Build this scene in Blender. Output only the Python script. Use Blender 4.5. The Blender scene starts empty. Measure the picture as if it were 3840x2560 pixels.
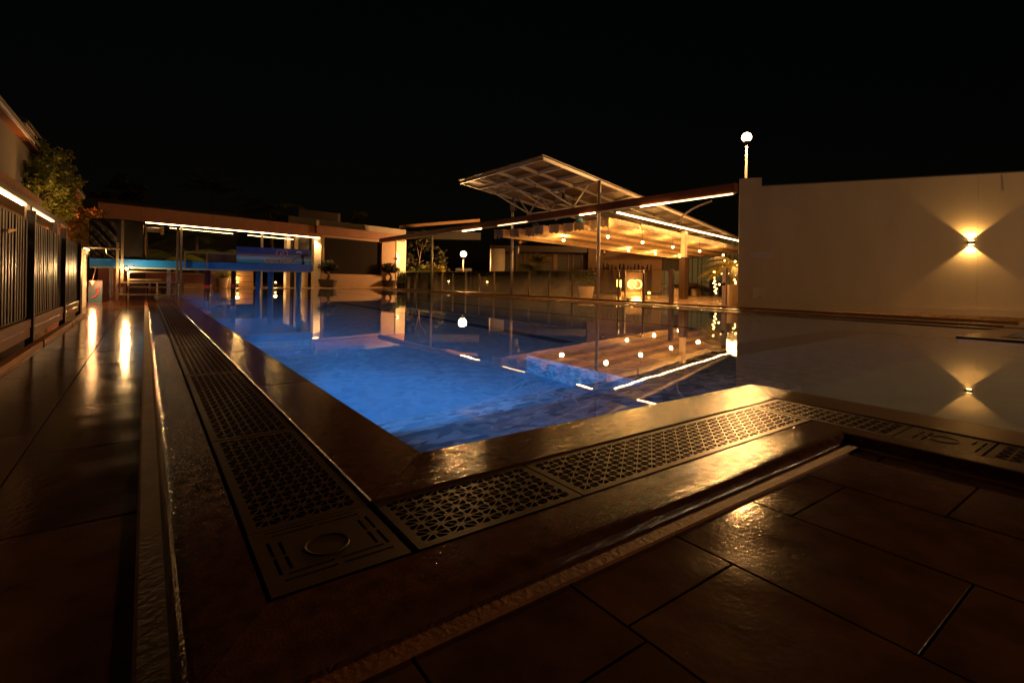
import bpy, math, random
from mathutils import Vector, Matrix
random.seed(7)
sc = bpy.context.scene
col = sc.collection
R = math.radians

# ------------------------------------------------------------------ camera
CAMH, YAW, ROLL = 0.65, 0.631885, 0.0163851
FPX, SHY = 1876.64, -226.1          # focal length and vertical shift, pixels of a 3840 px wide picture
FW = Vector((math.sin(YAW), math.cos(YAW), 0))
RT0 = Vector((math.cos(YAW), -math.sin(YAW), 0)); UP0 = Vector((0, 0, 1))
RT = RT0*math.cos(ROLL) + UP0*math.sin(ROLL)
UP = -RT0*math.sin(ROLL) + UP0*math.cos(ROLL)
EYE = Vector((0, 0, CAMH))
cd = bpy.data.cameras.new('camera'); cam = bpy.data.objects.new('camera', cd); col.objects.link(cam)
cam.matrix_world = Matrix(((RT.x, UP.x, -FW.x, 0), (RT.y, UP.y, -FW.y, 0), (RT.z, UP.z, -FW.z, CAMH), (0, 0, 0, 1)))
cd.sensor_width = 36; cd.lens = FPX/3840*36; cd.shift_y = SHY/3840; cd.clip_start = 0.02; cd.clip_end = 2000
sc.camera = cam

# ------------------------------------------------------------------ world: night sky
w = bpy.data.worlds.new('World'); sc.world = w; w.use_nodes = True
nt = w.node_tree
sky = nt.nodes.new('ShaderNodeTexSky'); sky.sky_type = 'NISHITA'; sky.sun_disc = False
sky.sun_elevation = R(1); sky.sun_rotation = R(200); sky.altitude = 50
bg = nt.nodes['Background']; bg.inputs['Strength'].default_value = 0.0005
nt.links.new(sky.outputs[0], bg.inputs[0])
sc.view_settings.view_transform = 'Standard'; sc.view_settings.look = 'None'
sc.view_settings.exposure = 1.0; sc.view_settings.gamma = 1; sc.view_settings.use_curve_mapping = False
cy = sc.cycles
cy.use_denoising = True; cy.max_bounces = 10; cy.diffuse_bounces = 3; cy.glossy_bounces = 5
cy.transmission_bounces = 8; cy.volume_bounces = 1; cy.transparent_max_bounces = 24
cy.sample_clamp_indirect = 2.5; cy.sample_clamp_direct = 0; cy.caustics_reflective = False; cy.caustics_refractive = True; cy.blur_glossy = 1.0
cy.use_adaptive_sampling = False; cy.use_light_tree = True

WARM = (1.0, 0.47, 0.14)      # sodium lamp
LEDC = (1.0, 0.56, 0.20)      # warm strip
BULB = (1.0, 0.47, 0.12)
POOLB = (0.06, 0.36, 1.0)

# ------------------------------------------------------------------ measured picture point -> place
def ray(x, y): return FW + RT*((x-1920)/FPX) - UP*((y-1280-SHY)/FPX)
def G(x, y, z=0.0):
    d = ray(x, y); return EYE + d*((z-CAMH)/d.z)
def atX(x, y, X): d = ray(x, y); return EYE + d*(X/d.x)
def atY(x, y, Y): d = ray(x, y); return EYE + d*(Y/d.y)
def atD(x, y, D): return EYE + ray(x, y)*D
def onpl(x, y, p, n):
    d = ray(x, y); n = Vector(n); return EYE + d*((Vector(p)-EYE).dot(n)/d.dot(n))

# ------------------------------------------------------------------ materials
MAT = {}
def nodes(name):
    m = bpy.data.materials.new(name); m.use_nodes = True; MAT[name] = m
    return m, m.node_tree.nodes, m.node_tree.links, m.node_tree.nodes['Principled BSDF']
def pmat(name, colr, rough=0.5, metal=0.0, var=0.15, scale=3.0, bump=0.0, bscale=40.0, rvar=0.0, rscale=2.0, spec=0.5, piece=0.0, coat=0.0, stretch=(1,1,1), bdist=0.01, bdet=4):
    m, N, L, b = nodes(name)
    geo = N.new('ShaderNodeNewGeometry'); mp = N.new('ShaderNodeMapping'); mp.inputs['Scale'].default_value = stretch
    L.new(geo.outputs['Position'], mp.inputs[0])
    no = N.new('ShaderNodeTexNoise'); no.inputs['Scale'].default_value = scale; no.inputs['Detail'].default_value = 6
    L.new(mp.outputs[0], no.inputs['Vector'])
    mr = N.new('ShaderNodeMapRange'); mr.inputs[1].default_value = 0.25; mr.inputs[2].default_value = 0.75
    mr.inputs[3].default_value = 1-var; mr.inputs[4].default_value = 1+var
    L.new(no.outputs[0], mr.inputs[0])
    last = mr.outputs[0]
    if piece:
        oi = N.new('ShaderNodeObjectInfo'); m2 = N.new('ShaderNodeMapRange'); m2.inputs[3].default_value = 1-piece; m2.inputs[4].default_value = 1+piece
        L.new(oi.outputs['Random'], m2.inputs[0])
        mu = N.new('ShaderNodeMath'); mu.operation = 'MULTIPLY'; L.new(last, mu.inputs[0]); L.new(m2.outputs[0], mu.inputs[1]); last = mu.outputs[0]
    vm = N.new('ShaderNodeVectorMath'); vm.operation = 'SCALE'; vm.inputs[0].default_value = colr
    L.new(last, vm.inputs['Scale']); L.new(vm.outputs[0], b.inputs['Base Color'])
    b.inputs['Roughness'].default_value = rough; b.inputs['Metallic'].default_value = metal
    b.inputs['Specular IOR Level'].default_value = spec
    if coat: b.inputs['Coat Weight'].default_value = coat; b.inputs['Coat Roughness'].default_value = 0.05
    if rvar:
        n2 = N.new('ShaderNodeTexNoise'); n2.inputs['Scale'].default_value = rscale; n2.inputs['Detail'].default_value = 5
        L.new(mp.outputs[0], n2.inputs['Vector'])
        m3 = N.new('ShaderNodeMapRange'); m3.inputs[1].default_value = 0.2; m3.inputs[2].default_value = 0.8
        m3.inputs[3].default_value = max(0.02, rough-rvar); m3.inputs[4].default_value = rough+rvar
        L.new(n2.outputs[0], m3.inputs[0]); L.new(m3.outputs[0], b.inputs['Roughness'])
    if bump:
        n3 = N.new('ShaderNodeTexNoise'); n3.inputs['Scale'].default_value = bscale; n3.inputs['Detail'].default_value = bdet
        L.new(mp.outputs[0], n3.inputs['Vector'])
        bu = N.new('ShaderNodeBump'); bu.inputs['Strength'].default_value = bump; bu.inputs['Distance'].default_value = bdist
        L.new(n3.outputs[0], bu.inputs['Height']); L.new(bu.outputs[0], b.inputs['Normal'])
    return m
def leafmat(name, colr, var=0.4, scale=5, tr=0.45):
    m = pmat(name, colr, 0.5, var=var, scale=scale); N = m.node_tree.nodes; L = m.node_tree.links; b = N['Principled BSDF']
    out = [n for n in N if n.type == 'OUTPUT_MATERIAL'][0]
    t = N.new('ShaderNodeBsdfTranslucent'); L.new(b.inputs['Base Color'].links[0].from_socket, t.inputs[0])
    mx = N.new('ShaderNodeMixShader'); mx.inputs[0].default_value = tr
    L.new(b.outputs[0], mx.inputs[1]); L.new(t.outputs[0], mx.inputs[2]); L.new(mx.outputs[0], out.inputs['Surface']); return m
def emat(name, colr, s):
    m, N, L, b = nodes(name)
    b.inputs['Base Color'].default_value = (0.02, 0.02, 0.02, 1)
    b.inputs['Emission Color'].default_value = (*colr, 1); b.inputs['Emission Strength'].default_value = s
    return m
def glassmat(name, tint, rough=0.02, dirt=0.0, dirtcol=(0.5, 0.45, 0.4)):
    m, N, L, b = nodes(name); N.remove(b)
    out = [n for n in N if n.type == 'OUTPUT_MATERIAL'][0]
    t = N.new('ShaderNodeBsdfTransparent'); t.inputs[0].default_value = (*tint, 1)
    g = N.new('ShaderNodeBsdfGlossy'); g.inputs['Roughness'].default_value = rough
    fr = N.new('ShaderNodeFresnel'); fr.inputs[0].default_value = 1.35
    mx = N.new('ShaderNodeMixShader'); L.new(fr.outputs[0], mx.inputs[0]); L.new(t.outputs[0], mx.inputs[1]); L.new(g.outputs[0], mx.inputs[2])
    if dirt:
        geo = N.new('ShaderNodeNewGeometry'); no = N.new('ShaderNodeTexNoise'); no.inputs['Scale'].default_value = 22; no.inputs['Detail'].default_value = 8
        mp = N.new('ShaderNodeMapping'); mp.inputs['Scale'].default_value = (1, 1, 0.35)
        L.new(geo.outputs['Position'], mp.inputs[0]); L.new(mp.outputs[0], no.inputs['Vector'])
        mr = N.new('ShaderNodeMapRange'); mr.inputs[1].default_value = 0.45; mr.inputs[2].default_value = 0.75; mr.inputs[4].default_value = dirt
        L.new(no.outputs[0], mr.inputs[0])
        sz = N.new('ShaderNodeSeparateXYZ'); L.new(geo.outputs['Position'], sz.inputs[0])
        mz = N.new('ShaderNodeMapRange'); mz.inputs[1].default_value = 0.05; mz.inputs[2].default_value = 0.95; mz.inputs[3].default_value = dirt*2.6; mz.inputs[4].default_value = 0.0
        L.new(sz.outputs[2], mz.inputs[0]); ad = N.new('ShaderNodeMath'); ad.operation = 'ADD'; L.new(mr.outputs[0], ad.inputs[0]); L.new(mz.outputs[0], ad.inputs[1]); mr = ad
        d = N.new('ShaderNodeBsdfTranslucent'); d.inputs[0].default_value = (*dirtcol, 1)
        m2 = N.new('ShaderNodeMixShader'); L.new(mr.outputs[0], m2.inputs[0]); L.new(mx.outputs[0], m2.inputs[1]); L.new(d.outputs[0], m2.inputs[2]); mx = m2
    L.new(mx.outputs[0], out.inputs['Surface'])
    return m

pmat('tile', (0.11, 0.052, 0.026), 0.12, var=0.42, scale=9, bump=0.6, bscale=60, rvar=0.06, rscale=4, piece=0.28, bdist=0.0010, bdet=6)
pmat('joint', (0.05, 0.026, 0.013), 0.8, var=0.3, scale=20, spec=0.1)
pmat('grout', (0.30, 0.115, 0.03), 0.55, var=0.25, scale=12, bump=0.4, bscale=60)
pmat('coping', (0.10, 0.041, 0.018), 0.09, var=0.45, scale=24, bump=0.6, bscale=170, rvar=0.03, rscale=5, bdet=3, piece=0.15, bdist=0.0019)
pmat('lip_stone', (0.16, 0.12, 0.075), 0.25, var=0.4, scale=25, bump=1.0, bscale=90, bdist=0.006)
pmat('far_deck', (0.30, 0.19, 0.11), 0.22, var=0.2, scale=1.5, bump=0.25, bscale=6, rvar=0.12, bdist=0.01)
pmat('grate', (0.075, 0.043, 0.021), 0.30, var=0.12, scale=20, bump=0.25, bscale=220, bdist=0.001, piece=0.06)
pmat('trough', (0.03, 0.025, 0.02), 0.6)
pmat('soil', (0.035, 0.03, 0.025), 0.9, var=0.4)
pmat('pool_wall', (0.42, 0.50, 0.60), 0.4, var=0.1, scale=8)
pmat('pool_deep', (0.36, 0.55, 0.58), 0.5)
pmat('wall_paint', (0.52, 0.39, 0.21), 0.6, var=0.10, scale=1.6, stretch=(1,1,0.3), bump=0.06, bscale=120, bdist=0.004)
pmat('white_wall', (0.62, 0.55, 0.44), 0.6, var=0.06, scale=2)
pmat('cream', (0.58, 0.45, 0.30), 0.6, var=0.08, scale=2)
pmat('tan_wall', (0.20, 0.105, 0.045), 0.6, var=0.08, scale=2)
pmat('brown_wall', (0.30, 0.17, 0.08), 0.6, var=0.12, scale=2)
pmat('dark_wall', (0.05, 0.04, 0.035), 0.6, var=0.2, scale=2)
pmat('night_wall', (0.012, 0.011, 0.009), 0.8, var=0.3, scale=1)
pmat('grey_wall', (0.13, 0.11, 0.09), 0.65, var=0.15, scale=1.5)
pmat('beam_brown', (0.17, 0.045, 0.012), 0.5, var=0.2, scale=2.5)
pmat('steel_white', (0.60, 0.55, 0.50), 0.4, var=0.08)
pmat('steel_grey', (0.30, 0.28, 0.26), 0.35, metal=0.6, var=0.15, scale=6)
pmat('stainless', (0.55, 0.50, 0.44), 0.28, metal=1.0, var=0.1)
pmat('galv', (0.26, 0.21, 0.15), 0.38, metal=0.7, var=0.2, scale=9)
pmat('black', (0.012, 0.012, 0.012), 0.4)
pmat('dark_wood', (0.06, 0.035, 0.02), 0.35, var=0.3, scale=14, stretch=(1, 1, 0.1), piece=0.2)
pmat('slat', (0.028, 0.021, 0.013), 0.36, var=0.3, scale=22, stretch=(1, 1, 0.08), piece=0.18, bump=0.2, bscale=80)
pmat('post_black', (0.02, 0.018, 0.015), 0.35)
pmat('kick_board', (0.26, 0.14, 0.06), 0.3, var=0.25, scale=6, stretch=(1, 0.2, 1))
pmat('screen', (0.010, 0.007, 0.006), 0.8, var=0.05, spec=0.05)
pmat('roof_sheet', (0.13, 0.085, 0.055), 0.5, var=0.25, scale=1.2)
for nm_, q_ in (('fabric',1.0),('fabric_shaded',.62),('fabric_deep_shade',.40),('fabric_lit',1.18)):  # one cloth in several tones: light and shade of the folds put into colour
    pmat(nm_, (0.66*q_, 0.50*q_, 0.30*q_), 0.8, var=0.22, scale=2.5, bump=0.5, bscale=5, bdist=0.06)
pmat('platform_blue', (0.01, 0.17, 0.66), 0.35, var=0.15, scale=3)
pmat('platform_blue_deep', (0.04, 0.18, 0.55), 0.35, var=0.15, scale=3)
pmat('soffit_blue', (0.25, 0.30, 0.34), 0.4)
pmat('banner_navy', (0.02, 0.09, 0.62), 0.35, var=0.35, scale=2.5)
pmat('banner_teal', (0.05, 0.45, 0.80), 0.35, var=0.3, scale=4, stretch=(0.4, 1, 5))
pmat('banner_pale', (0.30, 0.55, 0.85), 0.4, var=0.25, scale=5, stretch=(0.3, 1, 3))
pmat('banner_gold', (0.95, 0.50, 0.08), 0.4)
pmat('cloud_white', (0.7, 0.74, 0.8), 0.5)
pmat('tarp', (0.008, 0.006, 0.005), 0.42, var=0.1, spec=0.25)
pmat('teal', (0.03, 0.12, 0.17), 0.4)
pmat('red_paint', (0.5, 0.05, 0.02), 0.4)
pmat('brick_red', (0.46, 0.12, 0.05), 0.8, var=0.25, scale=14, bump=0.5, bscale=30)
pmat('rough_brown', (0.26, 0.13, 0.05), 0.9, var=0.35, scale=18, bump=0.6, bscale=40)
pmat('pot_white', (0.55, 0.42, 0.30), 0.5, var=0.06)
pmat('pot_dark', (0.03, 0.025, 0.02), 0.6)
pmat('planter', (0.30, 0.17, 0.09), 0.55, var=0.15)
pmat('shed_blue', (0.24, 0.32, 0.33), 0.4, metal=0.3, var=0.1)
pmat('bark', (0.12, 0.085, 0.05), 0.85, var=0.35, scale=20, bump=0.6, bscale=40)
leafmat('leaf', (0.13, 0.15, 0.025))
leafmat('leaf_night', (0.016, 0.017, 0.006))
leafmat('leaf_dark', (0.05, 0.065, 0.018))
leafmat('leaf_gold', (0.20, 0.16, 0.03))
leafmat('leaf_rust', (0.15, 0.085, 0.03))
leafmat('grass', (0.22, 0.30, 0.05))
pmat('lamp_face', (0.5, 0.42, 0.34), 0.3)
pmat('cable', (0.02, 0.02, 0.02), 0.5)
m, N, L, b = nodes('droplet'); b.inputs['Transmission Weight'].default_value = 1; b.inputs['IOR'].default_value = 1.33; b.inputs['Roughness'].default_value = 0.02
glassmat('clear_glass', (0.98, 0.98, 0.97), dirt=0.018, dirtcol=(0.8,0.74,0.66))
emat('led', LEDC, 16.0)
emat('led_soft', (1.0, 0.55, 0.2), 4.0)
emat('led_dot', (1.0, 0.60, 0.2), 9.0)
emat('bulb_glow', BULB, 16.0)
emat('fairy', (1.0, 0.50, 0.12), 9.0)
emat('neon', (1.0, 0.46, 0.07), 7.0)
emat('flood', (1.0,0.62,0.28), 9.0)
emat('pool_lens', (0.35, 0.40, 1.0), 6.0)
emat('sconce_lens', (1.0, 0.62, 0.22), 12.0)
emat('amber', (1.0, 0.42, 0.12), 3.0)
emat('red_glow', (1.0, 0.20, 0.05), 1.6)
# pebble mosaic on the pool steps
m, N, L, b = nodes('pebble')
geo = N.new('ShaderNodeNewGeometry'); vo = N.new('ShaderNodeTexVoronoi'); vo.inputs['Scale'].default_value = 17
mp = N.new('ShaderNodeMapping'); mp.inputs['Scale'].default_value = (0.7, 1.3, 1)
L.new(geo.outputs['Position'], mp.inputs[0]); L.new(mp.outputs[0], vo.inputs['Vector'])
cr = N.new('ShaderNodeValToRGB'); cr.color_ramp.elements[0].color = (0.16, 0.20, 0.24, 1); cr.color_ramp.elements[1].color = (0.75, 0.80, 0.84, 1)
sx = N.new('ShaderNodeSeparateColor'); L.new(vo.outputs['Color'], sx.inputs[0]); L.new(sx.outputs[0], cr.inputs[0]); L.new(cr.outputs[0], b.inputs['Base Color'])
b.inputs['Roughness'].default_value = 0.5
# pool floor: pale mosaic
m, N, L, b = nodes('pool_floor')
geo = N.new('ShaderNodeNewGeometry'); vo = N.new('ShaderNodeTexVoronoi'); vo.inputs['Scale'].default_value = 14
L.new(geo.outputs['Position'], vo.inputs['Vector'])
cr = N.new('ShaderNodeValToRGB'); cr.color_ramp.elements[0].color = (0.30, 0.40, 0.50, 1); cr.color_ramp.elements[1].color = (0.50, 0.60, 0.68, 1)
sx = N.new('ShaderNodeSeparateColor'); L.new(vo.outputs['Color'], sx.inputs[0]); L.new(sx.outputs[0], cr.inputs[0]); L.new(cr.outputs[0], b.inputs['Base Color'])
pmat('band_dark', (0.04, 0.06, 0.08), 0.4)
# water: refracting surface with a faint ripple and hazy, blue-absorbing body
m, N, L, b = nodes('water'); N.remove(b)
out = [n for n in N if n.type == 'OUTPUT_MATERIAL'][0]
gl = N.new('ShaderNodeBsdfGlass'); gl.inputs['IOR'].default_value = 1.333; gl.inputs['Roughness'].default_value = 0.0
geo = N.new('ShaderNodeNewGeometry'); no = N.new('ShaderNodeTexNoise'); no.inputs['Scale'].default_value = 1.6; no.inputs['Detail'].default_value = 2
L.new(geo.outputs['Position'], no.inputs['Vector'])
bu = N.new('ShaderNodeBump'); bu.inputs['Strength'].default_value = 0.05; bu.inputs['Distance'].default_value = 0.010
L.new(no.outputs[0], bu.inputs['Height']); L.new(bu.outputs[0], gl.inputs['Normal'])
L.new(gl.outputs[0], out.inputs['Surface'])
pv = N.new('ShaderNodeVolumePrincipled'); pv.inputs['Color'].default_value = (0.35, 0.66, 0.88, 1); pv.inputs['Density'].default_value = 0.08
pv.inputs['Absorption Color'].default_value = (0.2, 0.45, 0.75, 1); pv.inputs['Anisotropy'].default_value = 0.2
L.new(pv.outputs[0], out.inputs['Volume'])

# ------------------------------------------------------------------ mesh helpers
class MB:
    def __init__(s): s.v = []; s.f = []; s.smooth = False
    def add(s, vs, fs):
        n = len(s.v); s.v += [Vector(p) for p in vs]; s.f += [tuple(i+n for i in f) for f in fs]; return s
    def box(s, x0, x1, y0, y1, z0, z1):
        return s.add([(x0,y0,z0),(x1,y0,z0),(x1,y1,z0),(x0,y1,z0),(x0,y0,z1),(x1,y0,z1),(x1,y1,z1),(x0,y1,z1)],
                     [(3,2,1,0),(4,5,6,7),(0,1,5,4),(1,2,6,5),(2,3,7,6),(3,0,4,7)])
    def bbox(s, x0, x1, y0, y1, z0, z1, b=0.004):      # box with bevelled top edge
        return s.add([(x0,y0,z0),(x1,y0,z0),(x1,y1,z0),(x0,y1,z0),(x0,y0,z1-b),(x1,y0,z1-b),(x1,y1,z1-b),(x0,y1,z1-b),
                      (x0+b,y0+b,z1),(x1-b,y0+b,z1),(x1-b,y1-b,z1),(x0+b,y1-b,z1)],
                     [(3,2,1,0),(0,1,5,4),(1,2,6,5),(2,3,7,6),(3,0,4,7),(4,5,9,8),(5,6,10,9),(6,7,11,10),(7,4,8,11),(8,9,10,11)])
    def prism(s, pts, z0, z1):
        n = len(pts)
        return s.add([(p[0],p[1],z0) for p in pts]+[(p[0],p[1],z1) for p in pts],
                     [tuple(range(n-1,-1,-1)), tuple(range(n,2*n))]+[(i,(i+1)%n,n+(i+1)%n,n+i) for i in range(n)])
    def obox(s, p, q, wd, h, up=(0,0,1)):              # bar of section wd x h from p to q
        p = Vector(p); q = Vector(q); d = (q-p).normalized(); u = Vector(up)
        sd = d.cross(u)
        if sd.length < 1e-4: sd = d.cross(Vector((1,0,0)))
        sd.normalize(); u = sd.cross(d).normalized(); a = sd*wd/2; c = u*h/2
        return s.add([p-a-c,p+a-c,p+a+c,p-a+c,q-a-c,q+a-c,q+a+c,q-a+c],[(0,1,2,3),(7,6,5,4),(0,4,5,1),(1,5,6,2),(2,6,7,3),(3,7,4,0)])
    def quadbox(s, a, b, c, d, t):                     # slab with corners a b c d, thickness t along its normal
        a,b,c,d = map(Vector,(a,b,c,d)); n = (b-a).cross(d-a).normalized()*t
        return s.add([a,b,c,d,a+n,b+n,c+n,d+n],[(3,2,1,0),(4,5,6,7),(0,1,5,4),(1,2,6,5),(2,3,7,6),(3,0,4,7)])
    def tube(s, pts, r, n=8, caps=True):
        pts = [Vector(p) for p in pts]; rs = r if isinstance(r,(list,tuple)) else [r]*len(pts)
        base = len(s.v); prev = None
        for i,p in enumerate(pts):
            d = (pts[min(i+1,len(pts)-1)]-pts[max(i-1,0)]).normalized()
            if prev is None:
                a = d.cross(Vector((0,0,1)))
                if a.length < 1e-3: a = d.cross(Vector((1,0,0)))
            else: a = prev - d*prev.dot(d)
            a.normalize(); prev = a; c = d.cross(a)
            for k in range(n):
                t = 2*math.pi*k/n; s.v.append(p+(a*math.cos(t)+c*math.sin(t))*rs[i])
        for i in range(len(pts)-1):
            for k in range(n):
                s.f.append((base+i*n+k, base+i*n+(k+1)%n, base+(i+1)*n+(k+1)%n, base+(i+1)*n+k))
        if caps:
            s.f.append(tuple(base+k for k in range(n-1,-1,-1))); s.f.append(tuple(base+(len(pts)-1)*n+k for k in range(n)))
        return s
    def lathe(s, prof, c=(0,0,0), n=16):               # profile [(r,z)...]
        base = len(s.v); c = Vector(c)
        for r,z in prof:
            for k in range(n):
                t = 2*math.pi*k/n; s.v.append(c+Vector((r*math.cos(t), r*math.sin(t), z)))
        for i in range(len(prof)-1):
            for k in range(n): s.f.append((base+i*n+k, base+i*n+(k+1)%n, base+(i+1)*n+(k+1)%n, base+(i+1)*n+k))
        s.f.append(tuple(base+k for k in range(n-1,-1,-1))); s.f.append(tuple(base+(len(prof)-1)*n+k for k in range(n)))
        return s
    def sphere(s, c, r, n=10, m_=6, sz=1.0):
        return s.lathe([(max(r*math.sin(math.pi*i/m_), r*0.02), -r*sz*math.cos(math.pi*i/m_)) for i in range(m_+1)], c, n)
    def mesh(s, name, smooth=False):
        me = bpy.data.meshes.new(name); me.from_pydata([tuple(v) for v in s.v], [], s.f); me.update()
        if smooth:
            for p in me.polygons: p.use_smooth = True
        return me
    def build(s, name, mat, parent=None, smooth=False):
        me = s.mesh(name, smooth); me.materials.append(MAT[mat])
        return link(name, me, parent)
def link(name, me, parent=None, loc=None):
    o = bpy.data.objects.new(name, me); col.objects.link(o)
    if loc is not None: o.location = loc
    if parent is not None:
        o.parent = parent; o.matrix_parent_inverse = Matrix.Translation(-Vector(parent.location)) if parent.type == 'EMPTY' and not parent.get('rz') else parent_inv(parent)
    return o
def parent_inv(p):
    return (Matrix.Translation(p.location) @ p.rotation_euler.to_matrix().to_4x4()).inverted() if p.parent is None else Matrix.Identity(4)
def tag(o, label=None, cat=None, group=None, kind=None):
    if label: o['label'] = label
    if cat: o['category'] = cat
    if group: o['group'] = group
    if kind: o['kind'] = kind
    return o
def thing(name, label, cat, loc=(0,0,0), group=None):
    o = bpy.data.objects.new(name, None); col.objects.link(o); o.location = loc; o.empty_display_size = 0.1
    return tag(o, label, cat, group)
def struct(name, mb, mat, parent=None):
    o = mb.build(name, mat, parent)
    if parent is None: o['kind'] = 'structure'
    return o
def lamp(name, kind, energy, colr, loc, parent=None, size=0.05, spot=None, blend=0.2, aim=None):
    l = bpy.data.lights.new(name, kind); l.energy = energy; l.color = colr; l.shadow_soft_size = size
    if kind == 'SPOT': l.spot_size = R(spot); l.spot_blend = blend
    o = bpy.data.objects.new(name, l); col.objects.link(o); o.location = loc
    if aim is not None: o.rotation_euler = Vector(aim).to_track_quat('-Z', 'Y').to_euler()
    if parent is not None: o.parent = parent; o.matrix_parent_inverse = Matrix.Translation(-Vector(parent.location))
    return o
V = Vector

# ================================================================== GROUND AND DECKS
LOW = -0.04                       # level of the tiled walkway below the pool rim
struct('ground', MB().box(-300,300,-300,300,-3.2,-3.0), 'soil')
WX0, PXL, PYN, PXR = 0.04, 0.845, 1.72, 3.235      # lip, pool left edge, near edge, step edge
DL0, DL1 = 0.21, 0.53             # drain on the left run
DN0, DN1 = 1.10, 1.42             # drain on the near run
DR0, DR1 = 2.64, 2.94             # drain on the right run
LIPY, LIPX = 0.89, 2.50
YF = 31.0                         # far end of the pool
XF = 11.25                        # pool side towards the glass fence

# tiled walkway: grout bed and single tiles
bed = struct('walkway', MB().box(-2.2,0.0,-1.6,31,-0.3,LOW-0.004).box(0.0,LIPX,-1.6,LIPY,-0.3,LOW-0.004), 'joint')
def tile(x0,x1,y0,y1):
    g = 0.0028
    zj = random.uniform(-0.0005,0.0005)
    mb = MB().bbox(x0+g,x1-g,y0+g,y1-g,LOW-0.03,LOW+zj,0.0015)
    tx, ty = random.uniform(-.003,.003), random.uniform(-.0008,.0008)
    cx, cy_ = (x0+x1)/2, (y0+y1)/2
    for v in mb.v:
        if v.z > LOW-0.02: v.z += (v.x-cx)*tx + (v.y-cy_)*ty
    mb.build('tile', 'tile', bed)
TL, TW = 0.79, 0.388
for ci,(xa,xb) in enumerate([(-0.37,-0.004),(-0.76,-0.37),(-1.15,-0.76)]):
    y = 1.03-TL*3 + (0 if ci % 2 == 0 else 0.35)
    while y < 27:
        tile(xa,xb,y,y+TL); y += TL
for ci in range(6):
    xa = 0.012+0.39*ci if ci else 0.03
    xb = 0.012+0.39*(ci+1)
    off = [0.30,0.62,0.67,0.30,0.71,0.44][ci]
    y = off-TL*2
    while y < LIPY-0.05:
        y1 = min(y+TL, LIPY-0.045)
        if y1-y > 0.02: tile(xa,xb,y,y1)
        y += TL
y = -1.5
tile(2.352,LIPX-0.05,-1.5,-0.3); tile(2.352,LIPX-0.05,-0.3,0.74); tile(2.352,LIPX-0.05,0.74,LIPY-0.045)
# grout fillet along the foot of the rim
fil = MB()
fil.add([(-0.012,-1.6,LOW-.002),(0.045,-1.6,LOW-.002),(0.045,31,LOW-.002),(-0.012,31,LOW-.002),(-0.004,-1.6,LOW+.008),(0.045,-1.6,LOW+.012),(0.045,31,LOW+.012),(-0.004,31,LOW+.008)],
        [(3,2,1,0),(4,5,6,7),(0,1,5,4),(1,2,6,5),(2,3,7,6),(3,0,4,7)])
fil.box(0.045,LIPX-0.045,LIPY-0.05,LIPY+0.01,LOW-0.002,LOW+0.009)
fil.box(LIPX-0.05,LIPX+0.01,-1.6,LIPY+0.01,LOW-0.002,LOW+0.0095)
struct('grout_fillet', fil, 'grout', bed)

# pool rim (coping) in slabs
rim = struct('pool_rim', MB().box(0.06,DL0-0.006,1.2,31,-0.4,-0.028).box(0.06,LIPX+.14,0.93,DN0-0.006,-0.4,-0.028).box(LIPX+.03,DR0-0.006,-1.6,0.9,-0.4,-0.028), 'trough')
def slab(pts, mat='coping', z0=-0.12, z1=0.0, b=0.004, soft=None):
    n = len(pts); c = sum((V((p[0],p[1],0)) for p in pts), V((0,0,0)))/n
    mb = MB(); ins = []
    for p in pts:
        d = V((c.x-p[0], c.y-p[1], 0)); ins.append((p[0]+math.copysign(b,d.x), p[1]+math.copysign(b,d.y)))
    mb.add([(p[0],p[1],z0) for p in pts]+[(p[0],p[1],z1-b) for p in pts]+[(p[0],p[1],z1) for p in ins],
           [tuple(range(n-1,-1,-1)), tuple(range(2*n,3*n))]+[(i,(i+1)%n,n+(i+1)%n,n+i) for i in range(n)]+[(n+i,n+(i+1)%n,2*n+(i+1)%n,2*n+i) for i in range(n)])
    return mb.build('coping_slab', mat, rim)
def lipslab(p0, p1, q1, q0, drop=0.044, rnd=0.05, mat='coping'):
    """outer rim slab: p0-p1 is the high edge at the drain, q0-q1 the lip that rounds down to the walkway"""
    p0,p1,q0,q1 = [V((*p,0)) for p in (p0,p1,q0,q1)]
    prof = [(0,-0.05),(0,0),(0.70,-0.001)]
    for k in range(7):
        a = k/6*math.pi/2; prof.append((0.80+0.20*math.sin(a), -0.002-drop*(1-math.cos(a))))
    prof.append((1.0,-0.12))
    vs = []; nn = len(prof)
    for A,B in ((p0,q0),(p1,q1)):
        for t,z in prof: q = A.lerp(B,t); vs.append((q.x,q.y,z))
    fs = [(i,i+1,nn+i+1,nn+i) for i in range(nn-1)]+[tuple(range(nn-1,-1,-1)),tuple(range(nn,2*nn))]
    o = MB().add(vs,fs).build('lip_slab', mat, rim, True)
    for p in o.data.polygons: p.use_smooth = 0.02 < p.normal.z < 0.995
    return o
# inner rim between drain and water
ys = [PYN,3.3,4.9,6.5,8.1,9.7,11.3,12.9,14.5,16.1,17.7,19.3,20.9,23.0,26.0,YF]
g = 0.002
for i in range(len(ys)-1):
    a, b2 = ys[i]+g, ys[i+1]-g
    if i == 0: slab([(DL1+.012,1.42+.004),(PXL,PYN+.002),(PXL,b2),(DL1+.012,b2)])
    else: slab([(DL1+.012,a),(PXL,a),(PXL,b2),(DL1+.012,b2)])
slab([(DL1+.017,1.42),(DR1+.0,1.42),(PXR,PYN),(PXL+.003,PYN)])
slab([(DR1+.003,1.416),(DR1+.003,-1.6),(PXR,-1.6),(PXR,PYN-.004)])
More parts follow.
